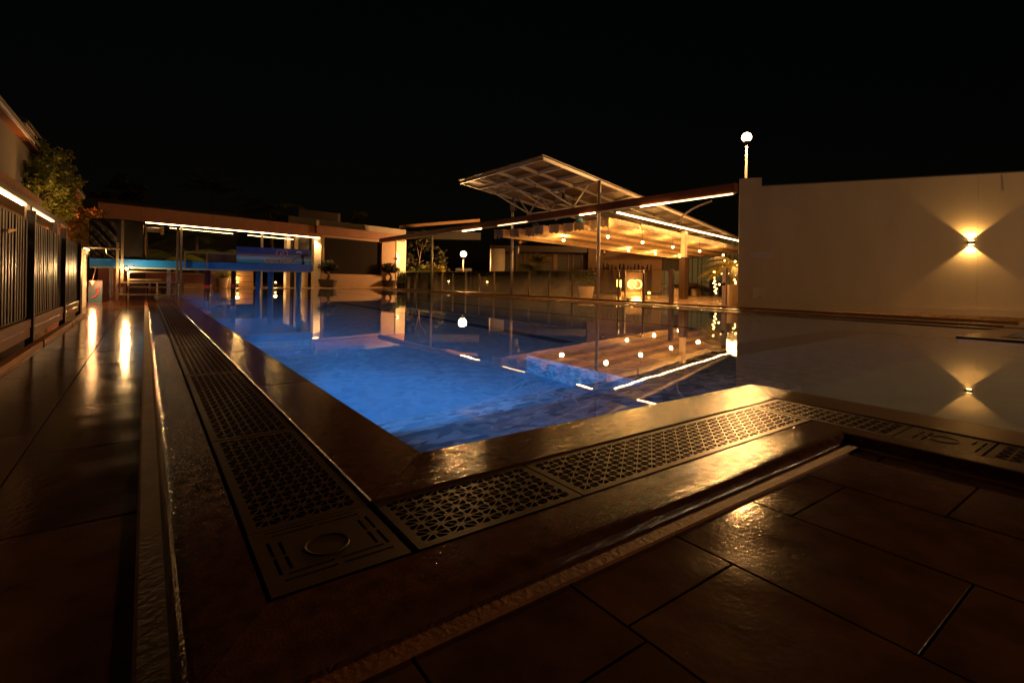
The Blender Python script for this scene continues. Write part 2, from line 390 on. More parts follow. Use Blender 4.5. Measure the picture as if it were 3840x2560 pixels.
# outer rim that rolls down to the walkway
yl = [LIPY+.19,2.7,4.3,5.9,7.5,9.1,10.7,12.3,13.9,15.5,17.1,18.7,20.3,23,27,31]
lipslab((DL0-.006,1.085),(DL0-.006,2.7-g),(WX0,2.7-g),(WX0,LIPY+.0))
for i in range(1,len(yl)-1): lipslab((DL0-.006,yl[i]+g),(DL0-.006,yl[i+1]-g),(WX0,yl[i+1]-g),(WX0,yl[i]+g))
lipslab((DR0,1.088),(DL0-.004,1.088),(WX0+.004,LIPY),(LIPX,LIPY))
lipslab((DR0-.006,-1.6),(DR0-.006,1.082),(LIPX,LIPY-.004),(LIPX,-1.6))
# drain trough under the grates
tr = MB().box(DL0-.004,DL1+.01,1.09,YF,-0.30,-0.22).box(DL0,DR1,DN0-.01,DN1,-0.31,-0.23).box(DR0-.004,DR1+.001,-1.6,1.09,-0.30,-0.22)
struct('drain_channel', tr, 'trough')

# grates -------------------------------------------------------------
def grate_mesh(Lx, Wy, name):
    mb = MB(); zt, zb = -0.004, -0.016
    m_ = 0.022; nx = max(2, round((Lx-2*m_)/0.041)); ny = 8
    cw, ch = (Lx-2*m_)/nx, (Wy-2*m_)/ny
    def quad(a,b,c,d): mb.add([a,b,c,d],[(0,1,2,3)])
    mb.add([(0,0,zt),(Lx,0,zt),(Lx,Wy,zt),(0,Wy,zt),(m_,m_,zt),(Lx-m_,m_,zt),(Lx-m_,Wy-m_,zt),(m_,Wy-m_,zt),(0,0,zb),(Lx,0,zb),(Lx,Wy,zb),(0,Wy,zb)],
           [(0,1,5,4),(1,2,6,5),(2,3,7,6),(3,0,4,7),(8,9,1,0),(9,10,2,1),(10,11,3,2),(11,8,0,3)])
    def tri(a,b,c):
        P = [V(p) for p in (a,b,c)]; cen = (P[0]+P[1]+P[2])/3
        Q = [cen+(p-cen)*0.80 for p in P]
        H = []
        for i in range(3):
            prv, cur, nxt = Q[i-1], Q[i], Q[(i+1)%3]
            H += [cur.lerp(prv,0.20), cur.lerp(nxt,0.20)]
        vs = [(p.x,p.y,zt) for p in P]+[(h.x,h.y,zt) for h in H]+[(h.x,h.y,zb) for h in H]
        fs = []
        for i in range(3):
            j = (i+1)%3
            fs.append((i, j, 3+2*j, 3+2*i+1)); fs.append((i, 3+2*i+1, 3+2*i))
        for k in range(6): fs.append((3+k, 3+(k+1)%6, 9+(k+1)%6, 9+k))
        mb.add(vs, fs)
    for i in range(nx):
        for j in range(ny):
            x0, y0 = m_+i*cw, m_+j*ch; x1, y1 = x0+cw, y0+ch
            if (i+j) % 2 == 0: tri((x0,y0,0),(x1,y0,0),(x1,y1,0)); tri((x0,y0,0),(x1,y1,0),(x0,y1,0))
            else: tri((x0,y0,0),(x1,y0,0),(x0,y1,0)); tri((x1,y0,0),(x1,y1,0),(x0,y1,0))
    me = mb.mesh(name); me.materials.append(MAT['grate']); return me
def slot_plate(Lx, Wy, slots, name):
    mb = MB(); zt, zb = -0.004, -0.016
    xs = sorted({0,Lx,*[s[0] for s in slots],*[s[1] for s in slots]}); ysx = sorted({0,Wy,*[s[2] for s in slots],*[s[3] for s in slots]})
    hole = lambda x,y: any(s[0]<x<s[1] and s[2]<y<s[3] for s in slots)
    for i in range(len(xs)-1):
        for j in range(len(ysx)-1):
            if not hole((xs[i]+xs[i+1])/2,(ysx[j]+ysx[j+1])/2):
                mb.add([(xs[i],ysx[j],zt),(xs[i+1],ysx[j],zt),(xs[i+1],ysx[j+1],zt),(xs[i],ysx[j+1],zt)],[(0,1,2,3)])
    for s in slots:
        mb.add([(s[0],s[2],zt),(s[1],s[2],zt),(s[1],s[3],zt),(s[0],s[3],zt),(s[0],s[2],zb),(s[1],s[2],zb),(s[1],s[3],zb),(s[0],s[3],zb)],[(0,1,5,4),(1,2,6,5),(2,3,7,6),(3,0,4,7)])
    mb.add([(0,0,zt),(Lx,0,zt),(Lx,Wy,zt),(0,Wy,zt),(0,0,zb),(Lx,0,zb),(Lx,Wy,zb),(0,Wy,zb)],[(4,5,1,0),(5,6,2,1),(6,7,3,2),(7,4,0,3)])
    me = mb.mesh(name); me.materials.append(MAT['grate']); return me
GW = DL1-DL0-0.012
long_me = grate_mesh(1.594, GW, 'drain_grate')
def grate(me, x, y, rot, label):
    o = bpy.data.objects.new('drain_grate', me); col.objects.link(o); o.location = (x,y,0); o.rotation_euler = (0,0,rot)
    return tag(o, label, 'drain grate', 'drain grates round the pool')
xr = DL1-0.004
first = grate_mesh(2.29-1.415, GW, 'drain_grate')
grate(first, xr, 1.413, math.pi/2, 'perforated drain grate directly beyond the slotted corner cover, left of the pool')
ordn = ['second','third','fourth','fifth','sixth','seventh','eighth','ninth','tenth','eleventh','twelfth','thirteenth']
y = 2.296; k = 0
while y < 20:
    grate(long_me, xr, y, math.pi/2, 'perforated drain grate left of the pool, %s one counted away from the slotted corner cover' % ordn[k]); y += 1.605; k += 1
grate(grate_mesh(0.545, GW, 'drain_grate'), 0.545, DN0+.006, 0, 'short perforated drain grate along the near pool edge beside the slotted corner cover')
grate(grate_mesh(1.535, GW, 'drain_grate'), 1.098, DN0+.006, 0, 'long perforated drain grate along the near pool edge with lamp glints')
yA, yB = G(3412,1600).y, G(3735,1664).y
grate(grate_mesh(1.42-yA-.008, DR1-DR0-.01, 'drain_grate'), DR1-.004, yA+.004, math.pi/2, 'perforated drain grate on the right run, at the rim corner')
grate(grate_mesh(1.2, DR1-DR0-.01, 'drain_grate'), DR1-.004, yB-1.206, math.pi/2, 'perforated drain grate cut by the right picture edge, beyond the slotted cover')
S = GW/0.31; sl = []
for (a0,a1,b0,b1) in [(.035,.15,.045,.053),(.165,.285,.045,.053),(.05,.15,.07,.078),(.165,.27,.07,.078),(.05,.15,.262,.27),(.165,.27,.262,.27),(.035,.26,.285,.291),
                      (.03,.038,.075,.15),(.03,.038,.16,.235),(.055,.063,.09,.15),(.055,.063,.16,.225),(.255,.263,.09,.155),(.255,.263,.165,.23),(.278,.286,.075,.15),(.278,.286,.165,.24)]:
    sl.append((a0*S,a1*S,b0,b1))
def cover(x, y, Lx, Wy, rot, slots, label):
    t = thing('skimmer_cover', label, 'drain cover', (x,y,0)); t.rotation_euler = (0,0,rot); t['rz'] = 1
    me = slot_plate(Lx, Wy, slots, 'plate'); o = bpy.data.objects.new('plate', me); col.objects.link(o); o.parent = t
    rg = MB(); n = 28
    rg.tube([(Lx/2+0.05*math.cos(2*math.pi*k/n), Wy/2+0.05*math.sin(2*math.pi*k/n), -0.0035) for k in range(n+1)], 0.0022, 5, False)
    me2 = rg.mesh('lifting_ring'); me2.materials.append(MAT['grate']); o2 = bpy.data.objects.new('lifting_ring', me2); col.objects.link(o2); o2.parent = t
cover(DL0+.006, 1.106, GW, 0.303, 0, sl, 'square slotted drain cover at the near left corner of the rim')
Ly = yA-yB-.006
cover(DR1-.004, yB+.003, Ly, DR1-DR0-.01, math.pi/2, [(.02,.028,.05,.13),(.05,.058,.06,.13),(.02,.028,.16,.24),(Ly-.06,Ly-.052,.07,.14),(Ly-.06,Ly-.052,.16,.23),(Ly-.09,Ly-.082,.06,.13),(Ly-.09,Ly-.082,.15,.22)], 'slotted drain cover set among the grates on the right run')

# ================================================================== POOL
ZF = -1.15
LED1, LED2 = -0.40, -0.66         # depths of the two near steps
SHX, SHY_, SHZ = 3.05, 3.9, -0.40
basin = struct('pool_basin', MB().box(-0.2,12,-2,32,ZF-0.2,ZF-0.004).box(PXL-.25,PXL-.012,PYN-.59,YF+.2,ZF-.2,-0.13).box(PXL-.25,PXR,PYN-.6,PYN-.006,ZF-.2,-0.13)
               .box(PXR-.25,PXR-.006,-2,PYN-.01,ZF-.2,-0.13).box(PXL-.2,XF+.4,YF,YF+.25,ZF-.2,-0.02), 'pool_wall')
struct('pool_bottom', MB().box(PXL-.02,XF+.1,-2,YF+.1,ZF-.1,ZF), 'pool_floor', basin)
struct('pool_step', MB().box(PXL-.01,SHX+.01,PYN-.01,2.42,ZF-.05,LED1), 'pebble', basin)
struct('pool_step', MB().box(PXL-.01,SHX-.002,2.424,2.86,ZF-.05,LED2), 'pebble', basin)
struct('shelf', MB().box(SHX,3.9,PYN-.012,SHY_,ZF-.05,SHZ), 'pebble', basin)
struct('shelf', MB().box(PXR,8.8,-2,PYN-.013,ZF-.05,SHZ-.2), 'pool_deep', basin)
struct('dark_tile_band', MB().box(4.7,10.0,3.15,3.7,ZF-.02,ZF+.004).box(9.45,10.0,-2,3.149,ZF-.02,ZF+.004), 'band_dark', basin)
struct('dark_tile_band', MB().box(4.5,4.75,5,YF-1,ZF-.02,ZF+.004).box(7.6,7.85,5,YF-1,ZF-.02,ZF+.004), 'band_dark', basin)
# island rim on the right
ICX, ICY = 8.9, 1.92
isl = struct('rim_corner', MB().box(ICX+.02,14.6,-2.2,ICY-.02,ZF-.1,-0.02), 'pool_wall')
MB().bbox(ICX,ICX+.36,-2.2,ICY,-0.12,0.002,.006).build('coping_slab','coping',isl)
MB().bbox(ICX+.364,14.0,ICY-.36,ICY-.001,-0.12,0.002,.006).build('coping_slab','coping',isl)
MB().bbox(ICX+.72,14.0,-2.2,ICY-.72,-0.12,0.001,.006).build('coping_slab','coping',isl)
go = grate_mesh(1.594, 0.34, 'drain_grate')
grate(go, ICX+.71, ICY-.37-1.6, math.pi/2, 'drain grate set in the far rim corner at the right picture edge')
# rim on the fence side and beyond
struct('far_rim', MB().box(XF-.02,XF+.5,ICY-.001,YF+.3,-0.4,0.0).box(XF+.504,13.62,ICY-.5,YF+.3,-0.4,0.012), 'far_deck')
struct('far_kerb', MB().bbox(XF+.5,XF+.62,ICY,YF,0.0,0.028,.006).bbox(12.95,13.1,ICY,YF,0.01,0.05,.006), 'grout')
struct('end_deck', MB().box(-3,DL1,27,60,-0.3,LOW+.01).box(DL1,24,YF+.24,60,-0.3,0.0).box(-6,-0.02,-1.6,27,-.35,LOW-.02), 'far_deck')
PFZ = -0.17
struct('pavilion_floor', MB().box(13.622,60,-6,31.2,-0.30,PFZ), 'far_deck')
# water body
wt = MB()
wp = [(PXL-.1,PYN-.1),(PXR-.1,PYN-.1),(PXR-.1,-1.9),(ICX+.1,-1.9),(ICX+.1,ICY-.1),(XF+.05,ICY-.1),(XF+.05,YF+.1),(PXL-.1,YF+.1)]
wt.prism(wp, ZF-0.05, -0.016)
wo = wt.build('water', 'water'); wo['kind'] = 'structure'

# pool lights
for k,yy in enumerate([3.37,6.23,9.48,12.69,15.96,19.12,22.3]):
    t = thing('pool_light', ['blue underwater lamp on the left pool wall, the nearest one','blue underwater lamp on the left pool wall, second from the camera','blue underwater lamp on the left pool wall, third from the camera',
              'blue underwater lamp on the left pool wall, fourth from the camera','blue underwater lamp on the left pool wall, fifth from the camera','blue underwater lamp on the left pool wall, sixth from the camera','blue underwater lamp on the left pool wall, farthest one'][k],
              'pool light', (PXL,yy,-0.24), 'underwater lamps along the left pool wall')
    def disc(r0, r1, x0, x1):
        mb = MB().lathe([(r0,0),(r1,x1-x0)], (0,0,0), 16)
        for v in mb.v: v.x, v.y, v.z = PXL+x0+v.z, yy+v.x, -0.24+v.y
        return mb
    hs = disc(.10,.085,-0.01,.02).build('housing','stainless',t); disc(.075,.06,.021,.03).build('lens','pool_lens',hs)
    lamp('pool_lamp','SPOT',[70,42,32,26,22,20,18][k],POOLB,(PXL+.06,yy,-0.24),t,0.06,176,0.35,(1,0,-0.15))

# ================================================================== PLANT BUILDERS
def leaves(mb, c, rad, n, size, rnd, flat=0.35, hollow=0.35):
    """n small folded leaves scattered through an ellipsoid"""
    c = V(c)
    for _ in range(n):
        while True:
            p = V((rnd.uniform(-1,1),rnd.uniform(-1,1),rnd.uniform(-1,1)))
            if hollow < p.length <= 1: break
        p = c+V((p.x*rad[0],p.y*rad[1],p.z*rad[2]))
        d = V((rnd.uniform(-1,1),rnd.uniform(-1,1),rnd.uniform(-.6,.6))).normalized(); u = V((rnd.uniform(-1,1),rnd.uniform(-1,1),rnd.uniform(-1,1)))
        s = d.cross(u).normalized(); L_ = size*rnd.uniform(.7,1.3); wd = L_*flat
        nrm = s.cross(d)*wd*0.3
        mb.add([p, p+d*L_*.5+s*wd, p+d*L_, p+d*L_*.5-s*wd, p+d*L_*.5+nrm], [(0,1,4),(1,2,4),(2,3,4),(3,0,4)])
def tree(name, label, base, clusters, stems, leafmat, nleaf, size, seed, group=None, r0=0.02):
    rnd = random.Random(seed); base = V(base)
    t = thing(name, label, 'tree' if 'tree' in name else 'shrub', base, group)
    tm = MB()
    for (c, rad) in clusters[:stems] if stems else []:
        c = V(c); mid = base.lerp(c,.5)+V((rnd.uniform(-.05,.05),rnd.uniform(-.05,.05),0))
        tm.tube([base, base.lerp(mid,.5)+V((rnd.uniform(-.02,.02),0,0)), mid, c], [r0,r0*.8,r0*.6,r0*.25], 6)
        for _ in range(5):
            q = mid.lerp(c, rnd.uniform(.1,.8)); e = c+V((rnd.uniform(-1,1)*rad[0],rnd.uniform(-1,1)*rad[1],rnd.uniform(-.3,1)*rad[2]))*.8
            tm.tube([q,q.lerp(e,.5)+V((0,0,.02)),e],[r0*.35,r0*.25,r0*.1],4)
    if stems: tm.build('trunk','bark',t,True)
    lm = MB()
    for c, rad in clusters:
        k = int(nleaf*rad[0]*rad[2]/max(1e-6,sum(a[1][0]*a[1][2] for a in clusters)))
        # break the cluster into sub-clumps for an uneven outline
        for _ in range(7):
            o = V((rnd.uniform(-.75,.75)*rad[0],rnd.uniform(-.75,.75)*rad[1],rnd.uniform(-.75,.75)*rad[2]))
            sc_ = rnd.uniform(.35,.6); leaves(lm, V(c)+o, [a*sc_ for a in rad], k//7, size, rnd)
    lm.build('crown', leafmat, t)
    return t
def palm_fronds(mb, top, n, L_, rnd, droop=0.7, up=0.8, nl=16, wd=0.03, ll=0.28, tilt0=0.0):
    top = V(top)
    for i in range(n):
        a = 2*math.pi*i/n+rnd.uniform(-.3,.3); el = rnd.uniform(.25,1.0)*up
        h = V((math.cos(a),math.sin(a),0)); pts = []; ln = L_*rnd.uniform(.75,1.1)
        for k in range(9):
            s = k/8; pts.append(top+h*(ln*s*math.cos(el*(1-s*.5)))+V((0,0,ln*(math.sin(el)*s-droop*s*s*.75))))
        mb.tube(pts,[0.012*L_*(1-.85*k/8) for k in range(9)],4,False)
        for k in range(nl):
            s = .12+.86*k/nl; q = s*8; i0 = min(7,int(q)); p = pts[i0].lerp(pts[i0+1],q-i0); d = (pts[i0+1]-pts[i0]).normalized()
            sd = d.cross(V((0,0,1))).normalized(); l2 = ll*L_*math.sin(math.pi*min(1,.18+s*.8))*rnd.uniform(.85,1.1)
            for sg in (-1,1):
                e = p+sd*sg*l2*.75+d*l2*.55-V((0,0,l2*.42)); m1 = p.lerp(e,.5)+V((0,0,l2*.07)); b_ = d*wd*L_
                mb.add([p-b_*.5,p+b_*.5,m1+b_*.7,m1-b_*.7,e],[(0,1,2,3),(3,2,4)])
def pot(t, c, r0, r1, h, mat='pot_white'):
    c = V(c); MB().lathe([(r0,0),(r0*1.02,.01),(r1*.97,h*.93),(r1,h*.94),(r1,h),(r1*.86,h),(r1*.84,h*.92)], c, 20).build('pot',mat,t,False)
def potted_palm(label, c, h_pot, r, L_, n, leafmat, seed, potmat='pot_white', group='potted palms', stem=0.0, nl=14, up=1.0, droop=.7):
    rnd = random.Random(seed); c = V(c); t = thing('potted_palm', label, 'plant', c, group)
    pot(t, c, r*.72, r, h_pot, potmat)
    st = MB()
    for k in range(6):
        a = rnd.uniform(0,6.28); st.tube([c+V((math.cos(a)*r*.3,math.sin(a)*r*.3,h_pot*.9)), c+V((math.cos(a)*r*.5,math.sin(a)*r*.5,h_pot+stem+L_*.18))],[.016*L_,.01*L_],5)
    st.build('stem','bark',t)
    mb = MB(); palm_fronds(mb, c+V((0,0,h_pot+stem+.02)), n, L_, rnd, droop, up, nl)
    mb.build('crown',leafmat,t)
    return t

# ================================================================== LEFT FENCE AND BUILDING
FX = -0.92
fn = thing('slat_fence', 'dark vertical slat fence with black posts along the left walkway', 'fence', (FX,7.5,LOW))
for yy in (4.22,6.60,8.93,10.87):
    MB().bbox(FX+.0,FX+.06,yy-.04,yy+.04,LOW,1.25 if yy<10 else 1.18,.004).build('post','post_black',fn)
sl_me = MB().bbox(-.020,.020,-.031,.031,0.235,1.15,.003).mesh('slat'); sl_me.materials.append(MAT['slat'])
yy = 4.34
while yy < 10.8:
    if min(abs(yy-p) for p in (4.22,6.60,8.93,10.87)) > .065:
        o = link('slat', sl_me); o.location = (random.uniform(-.003,.003),yy-7.5,-LOW); o.parent = fn
    yy += .1165
pans = [4.22,6.60,8.93,10.87]
for a,b_ in zip(pans[:-1],pans[1:]):
    MB().box(FX-.045,FX-.02,a+.05,b_-.05,.21,.25).build('rail','post_black',fn)
    MB().box(FX-.045,FX-.02,a+.05,b_-.05,1.08,1.12).build('rail','post_black',fn)
    MB().bbox(FX+.02,FX+.045,a+.06,b_-.06,.135,.215,.004).build('kick_board','kick_board',fn)
    MB().bbox(FX+.014,FX+.039,a+.06,b_-.06,.045,.128,.004).build('kick_board','kick_board',fn)
    MB().bbox(FX+.06,FX+.13,a+.05,b_-.05,LOW,.0,.006).build('base_strip','grout',fn)
MB().box(FX-.11,FX-.09,4.2,10.9,.2,1.12).build('backing_board','post_black',fn)
# ledge with the strip light behind the fence
LX = -1.22
lg = thing('lit_ledge', 'dark ledge with a bright strip light running behind the slat fence', 'ledge', (LX,8,1.4))
MB().box(LX-.30,LX+.05,4.0,12.3,1.50,1.56).build('soffit','dark_wood',lg)
MB().box(LX-.33,LX-.25,4.0,12.3,-.05,1.498).build('back_board','rough_brown',lg)
MB().box(LX-.02,LX+.015,4.2,8.55,1.482,1.50).build('strip_light','led',lg)
MB().box(LX-.02,LX+.015,8.75,10.9,1.482,1.50).build('strip_light','led_soft',lg)
MB().box(LX+.0,LX+.05,8.57,8.73,1.22,1.50).build('bracket','grey_wall',lg)
MB().box(LX+.0,LX+.05,10.95,11.1,1.2,1.50).build('bracket','grey_wall',lg)
MB().box(LX-.36,LX-.31,4.0,12.3,1.56,1.98).build('fascia','rough_brown',lg)
# building on the left
BX = -1.95
bl = thing('left_building', 'dim grey house with sloping tiled roof behind the slat fence', 'building', (BX,9,0))
z1 = atX(0,432,BX); z2 = atX(143,594,BX)
EZ = (z1.z+z2.z)/2
MB().box(BX-.2,BX,3,z2.y,-.1,EZ-.03).build('wall','grey_wall',bl)
MB().box(BX-.25,BX+.12,3,z2.y+.1,EZ-.03,EZ+.03).build('eave','beam_brown',bl)
MB().obox((BX+.13,3,EZ+.02),(BX+.13,z2.y-1.5,EZ+.02),.03,.05).build('gutter','steel_white',bl)
MB().quadbox((BX+.15,3,EZ+.04),(BX+.15,z2.y+.1,EZ+.04),(BX-2.6,z2.y+.1,EZ+1.4),(BX-2.6,3,EZ+1.4),.05).build('roof','dark_wall',bl)
MB().box(BX+.002,BX+.05,3,z2.y,1.98,2.06).build('ledge','grey_wall',bl)
a1 = atX(303,744,BX-.35); a0 = atX(189,607,BX-.35); EZ2 = (a1.z+a0.z)/2
b2 = thing('rear_building', 'lower house with pale roof edge and red lit wall behind the fence trees', 'building', (BX-.35,16,0))
MB().box(BX-.6,BX-.35,z2.y+.12,a1.y,-.1,EZ2-.02).build('wall','brick_red',b2)
MB().box(BX-.62,BX-.22,z2.y+.12,a1.y+.1,EZ2-.02,EZ2+.05).build('eave','steel_white',b2)
MB().quadbox((BX-.2,z2.y+.12,EZ2+.06),(BX-.2,a1.y+.1,EZ2+.06),(BX-3.2,a1.y+.1,EZ2+1.5),(BX-3.2,z2.y+.12,EZ2+1.5),.05).build('roof','dark_wall',b2)
MB().box(BX-.349,BX-.25,z2.y+.3,a1.y+3,1.55,1.72).build('string_course','grey_wall',b2)
tree('courtyard_tree','bushy green tree rising behind the slat fence, lit by warm light',(-1.72,14.6,-.05),
     [((-1.78,14.2,2.62),(.5,.8,.42)),((-1.68,15.4,2.70),(.48,.85,.45)),((-1.80,13.7,2.18),(.42,.7,.34)),((-1.72,15.0,2.10),(.45,.7,.32)),((-1.66,15.8,3.22),(.26,.4,.32)),((-1.8,14.4,3.12),(.3,.4,.32)),((-1.62,16.2,2.35),(.3,.5,.3))],5,'leaf',6800,.085,3,r0=.03)
tree('fence_shrub','leafy olive shrub beyond the slat fence beside the black tarp',(-1.50,19.0,-.05),
     [((-1.50,18.4,1.85),(.36,.9,.42)),((-1.52,19.8,1.95),(.36,.8,.55)),((-1.42,20.6,2.45),(.40,.5,.30)),((-1.5,19.0,1.4),(.32,.7,.40))],3,'leaf_gold',3600,.095,5)
rl = thing('wall_lamp','small red glowing lamp on the rear house wall behind the trees','lamp',(BX-.28,20.6,2.2))
MB().lathe([(.05,0),(.06,.03),(.05,.12),(.02,.14)],(BX-.27,20.6,2.15),10).build('shade','red_glow',rl)
lamp('red_lamp','POINT',45,(1.0,.22,.08),(BX-.05,20.6,2.25),rl,.05)
gs = thing('added_uplight','added uplight hidden behind the slat fence to brighten the courtyard tree','lamp',(-1.45,13.2,0.3))
MB().lathe([(.03,-.08),(.045,-.02),(.05,.03),(.04,.035)],gs.location,10).build('housing','post_black',gs); MB().lathe([(.035,.036),(.03,.042)],gs.location,10).build('lens','amber',gs)
MB().tube([gs.location-V((0,0,.08)),(-1.45,13.2,-.05)],.012,6).build('spike','black',gs)
lamp('uplight','SPOT',170,(1.0,.45,.11),gs.location+V((0,0,.06)),gs,.04,130,.6,(-.12,.55,1))  # added lamp, unseen behind the fence, brightens the tree crown
w_ = [atX(x,y,FX+.05) for x,y in ((31,860),(62,858),(60,866),(31,874))]
o = MB().quadbox(*w_,.006).build('orange_marker','banner_gold'); tag(o,'small orange wedge marker fixed near the top of the slat fence','marker')
MB().obox(w_[0]+V((-.04,0,0)),w_[0]+V((.0,.02,-.01)),.01,.01).build('pin','black',o)
# white end pillar with small light
pw = thing('end_pillar','pale plastered pillar with lit cap at the end of the slat fence','pillar',(-1.1,12.3,LOW))
MB().bbox(-1.34,-1.04,13.4,14.4,LOW,1.08,.01).build('shaft','white_wall',pw)
MB().bbox(-1.37,-1.01,13.36,14.44,1.083,1.17,.008).build('cap','white_wall',pw)
MB().box(-1.03,-1.0,13.42,14.38,1.172,1.19).build('strip_light','led_soft',pw)
lamp('strip_glow','POINT',3,LEDC,(-.9,13.9,1.3),pw,.05)

# ================================================================== PLATFORM OVER THE POOL
PY = 14.3
pf = thing('pool_platform','blue raised platform on round legs standing over walkway and pool','platform',(1.3,PY,0))
MB().box(-1.0,3.66,PY+.06,20.9,.86,.97).build('deck_slab','platform_blue_deep',pf)
for a,b_ in ((-.995,-.20),(-.196,.69),(.694,1.69),(1.694,2.72),(2.724,3.66)):
    MB().bbox(a,b_,PY,PY+.055,.83,1.0,.006).build('fascia_panel','platform_blue',pf)
MB().box(3.66,3.70,PY,20.9,.83,1.0).build('end_panel','platform_blue_deep',pf)
MB().box(-.99,3.65,PY+.005,PY+.05,.79,.826).build('lower_lip','soffit_blue',pf)
for (x,y_,r) in ((3.38,14.5,.075),(3.32,18.0,.085),(3.36,20.5,.085)):
    MB().tube([(x,y_,ZF),(x,y_,.86)],r,14).build('leg','platform_blue_deep',pf,True)
for (x,y_) in ((1.42,16.6),(2.37,19.0)):
    lg_ = MB().tube([(x,y_,ZF),(x,y_,.86)],.075,14).build('leg','dark_wood',pf,True)
    MB().tube([(x,y_,.30),(x,y_,.40)],.09,14).build('collar','red_paint',lg_,True)
for x in (-.85,.6):
    MB().bbox(x-.05,x+.05,19.5,19.6,LOW,.86,.004).build('leg','steel_grey',pf)
# front rail of the platform
zr = 1.22
MB().obox((.74,PY-.03,zr),(3.70,PY-.03,zr),.035,.035).build('hand_rail','galv',pf)
for x in (.75,1.20,3.69): MB().obox((x,PY-.03,.83),(x,PY-.03,zr),.03,.03,(1,0,0)).build('rail_post','galv',pf)
MB().box(1.22,1.83,PY+.06,PY+.08,1.0,1.2).build('dark_panel','dark_wood',pf)
# banner
bn = thing('sky_banner','blue printed banner with gold ring logo reading CENTURY on the platform','banner',(2.7,PY+.09,1.01))
bx0,bx1,by = 1.85,3.66,PY+.07
MB().box(bx0,bx1,by,by+.03,1.19,1.415).build('upper_print','banner_navy',bn)
MB().box(bx0,bx1,by,by+.03,1.10,1.19).build('cloud_print','banner_pale',bn)
MB().box(bx0,bx1,by,by+.03,1.003,1.10).build('sea_print','banner_teal',bn)
def arcs(mb, c, r, th, ax, ay, n=18):
    c = V(c); ax = V(ax); ay = V(ay)
    for cx,a0,a1 in ((-.62,-12,282),(.62,105,-192)):
        mb.tube([c+ax*(r*(cx+math.cos(R(a0+(a1-a0)*k/n))))+ay*(r*math.sin(R(a0+(a1-a0)*k/n))) for k in range(n+1)],th,6)
    return mb
arcs(MB(),(2.92,by-.006,1.29),.085,.0085,(1,0,0),(0,0,1)).build('ring_logo','banner_gold',bn)
def text_mesh(body, size, name, mat, parent, loc, axx, axy, thick=.004):
    cu = bpy.data.curves.new(name,'FONT'); cu.body = body; cu.size = size; cu.align_x = 'CENTER'; cu.extrude = thick; cu.offset = size*.02
    tmp = bpy.data.objects.new('tmp',cu); col.objects.link(tmp)
    dg = bpy.context.evaluated_depsgraph_get(); me = bpy.data.meshes.new_from_object(tmp.evaluated_get(dg))
    bpy.data.objects.remove(tmp)
    axx = V(axx); axy = V(axy); nz = axx.cross(axy)
    for v in me.vertices: v.co = V(loc)+axx*v.co.x+axy*v.co.y+nz*v.co.z
    me.materials.clear(); me.materials.append(MAT[mat]); return link(name, me, parent)
text_mesh('CENTURY',.150,'lettering','banner_gold',bn,(2.88,by-.008,1.03),(1.18,0,0),(0,0,1))
cl = MB()
for (x,z,r) in ((3.30,1.335,.03),(3.34,1.345,.035),(3.39,1.332,.03)): cl.lathe([(r,-.002),(r,.002)],(0,0,0),10); 
for i,v in enumerate(cl.v):
    k = i//20; x,z,r = ((3.30,1.335,.03),(3.34,1.345,.035),(3.39,1.332,.03))[k]
    v.x, v.y, v.z = x+v.x, by-.003-.002*k+v.z*.4, z+v.y*.6
cl.build('cloud_print','cloud_white',bn)
potted_palm('small dark plant drooping before the right end of the printed banner',(3.45,PY+.025,1.0),.07,.04,.30,11,'leaf_night',77,'pot_dark',None,.14,10,1.2,1.3)
# tarp
rnd = random.Random(11)
tp = MB(); NX,NZ = 40,30
for j in range(NZ+1):
    for i in range(NX+1):
        u,v = i/NX, j/NZ
        x = -1.02+.96*u; z = 1.88-.86*v+.03*math.sin(u*3.1)*(1-v)
        if u < .48: f_ = .05*math.sin(9*(v*.9+(.48-u)*1.4)**1.2*2.2+2*u)*min(1,v*3)*(1-u/.48*.3)+.02*math.sin(30*(u+v))*v
        else: f_ = .012*math.sin(14*u+5*v)
        if u < .06: z -= (.06-u)*.4*(1-v)
        tp.v.append(V((x,PY+.15-f_-.02*v,z)))
for j in range(NZ):
    for i in range(NX): tp.f.append((j*(NX+1)+i,j*(NX+1)+i+1,(j+1)*(NX+1)+i+1,(j+1)*(NX+1)+i))
for j in range(NZ+1):
    for i in range(NX+1): pass
o = tp.build('tarpaulin','tarp',None,True); tag(o,'black plastic tarpaulin hanging in folds above the blue platform','tarpaulin')
so = o.modifiers.new('s','SOLIDIFY'); so.thickness = .004
fs_ = MB()
NX = 6
for j in range(21):
    for i in range(NX+1):
        u,v = i/NX, j/20; fs_.v.append(V((-.05+.10*u*(.5+v*.5),PY+.2+.03*math.sin(u*9),1.86-.86*v)))
for j in range(20):
    for i in range(NX): fs_.f.append((j*(NX+1)+i,j*(NX+1)+i+1,(j+1)*(NX+1)+i+1,(j+1)*(NX+1)+i))
o = fs_.build('shade_net','leaf_rust',None,True); tag(o,'narrow strip of brown netting hanging beside the black tarpaulin','net')
so = o.modifiers.new('s','SOLIDIFY'); so.thickness = .004
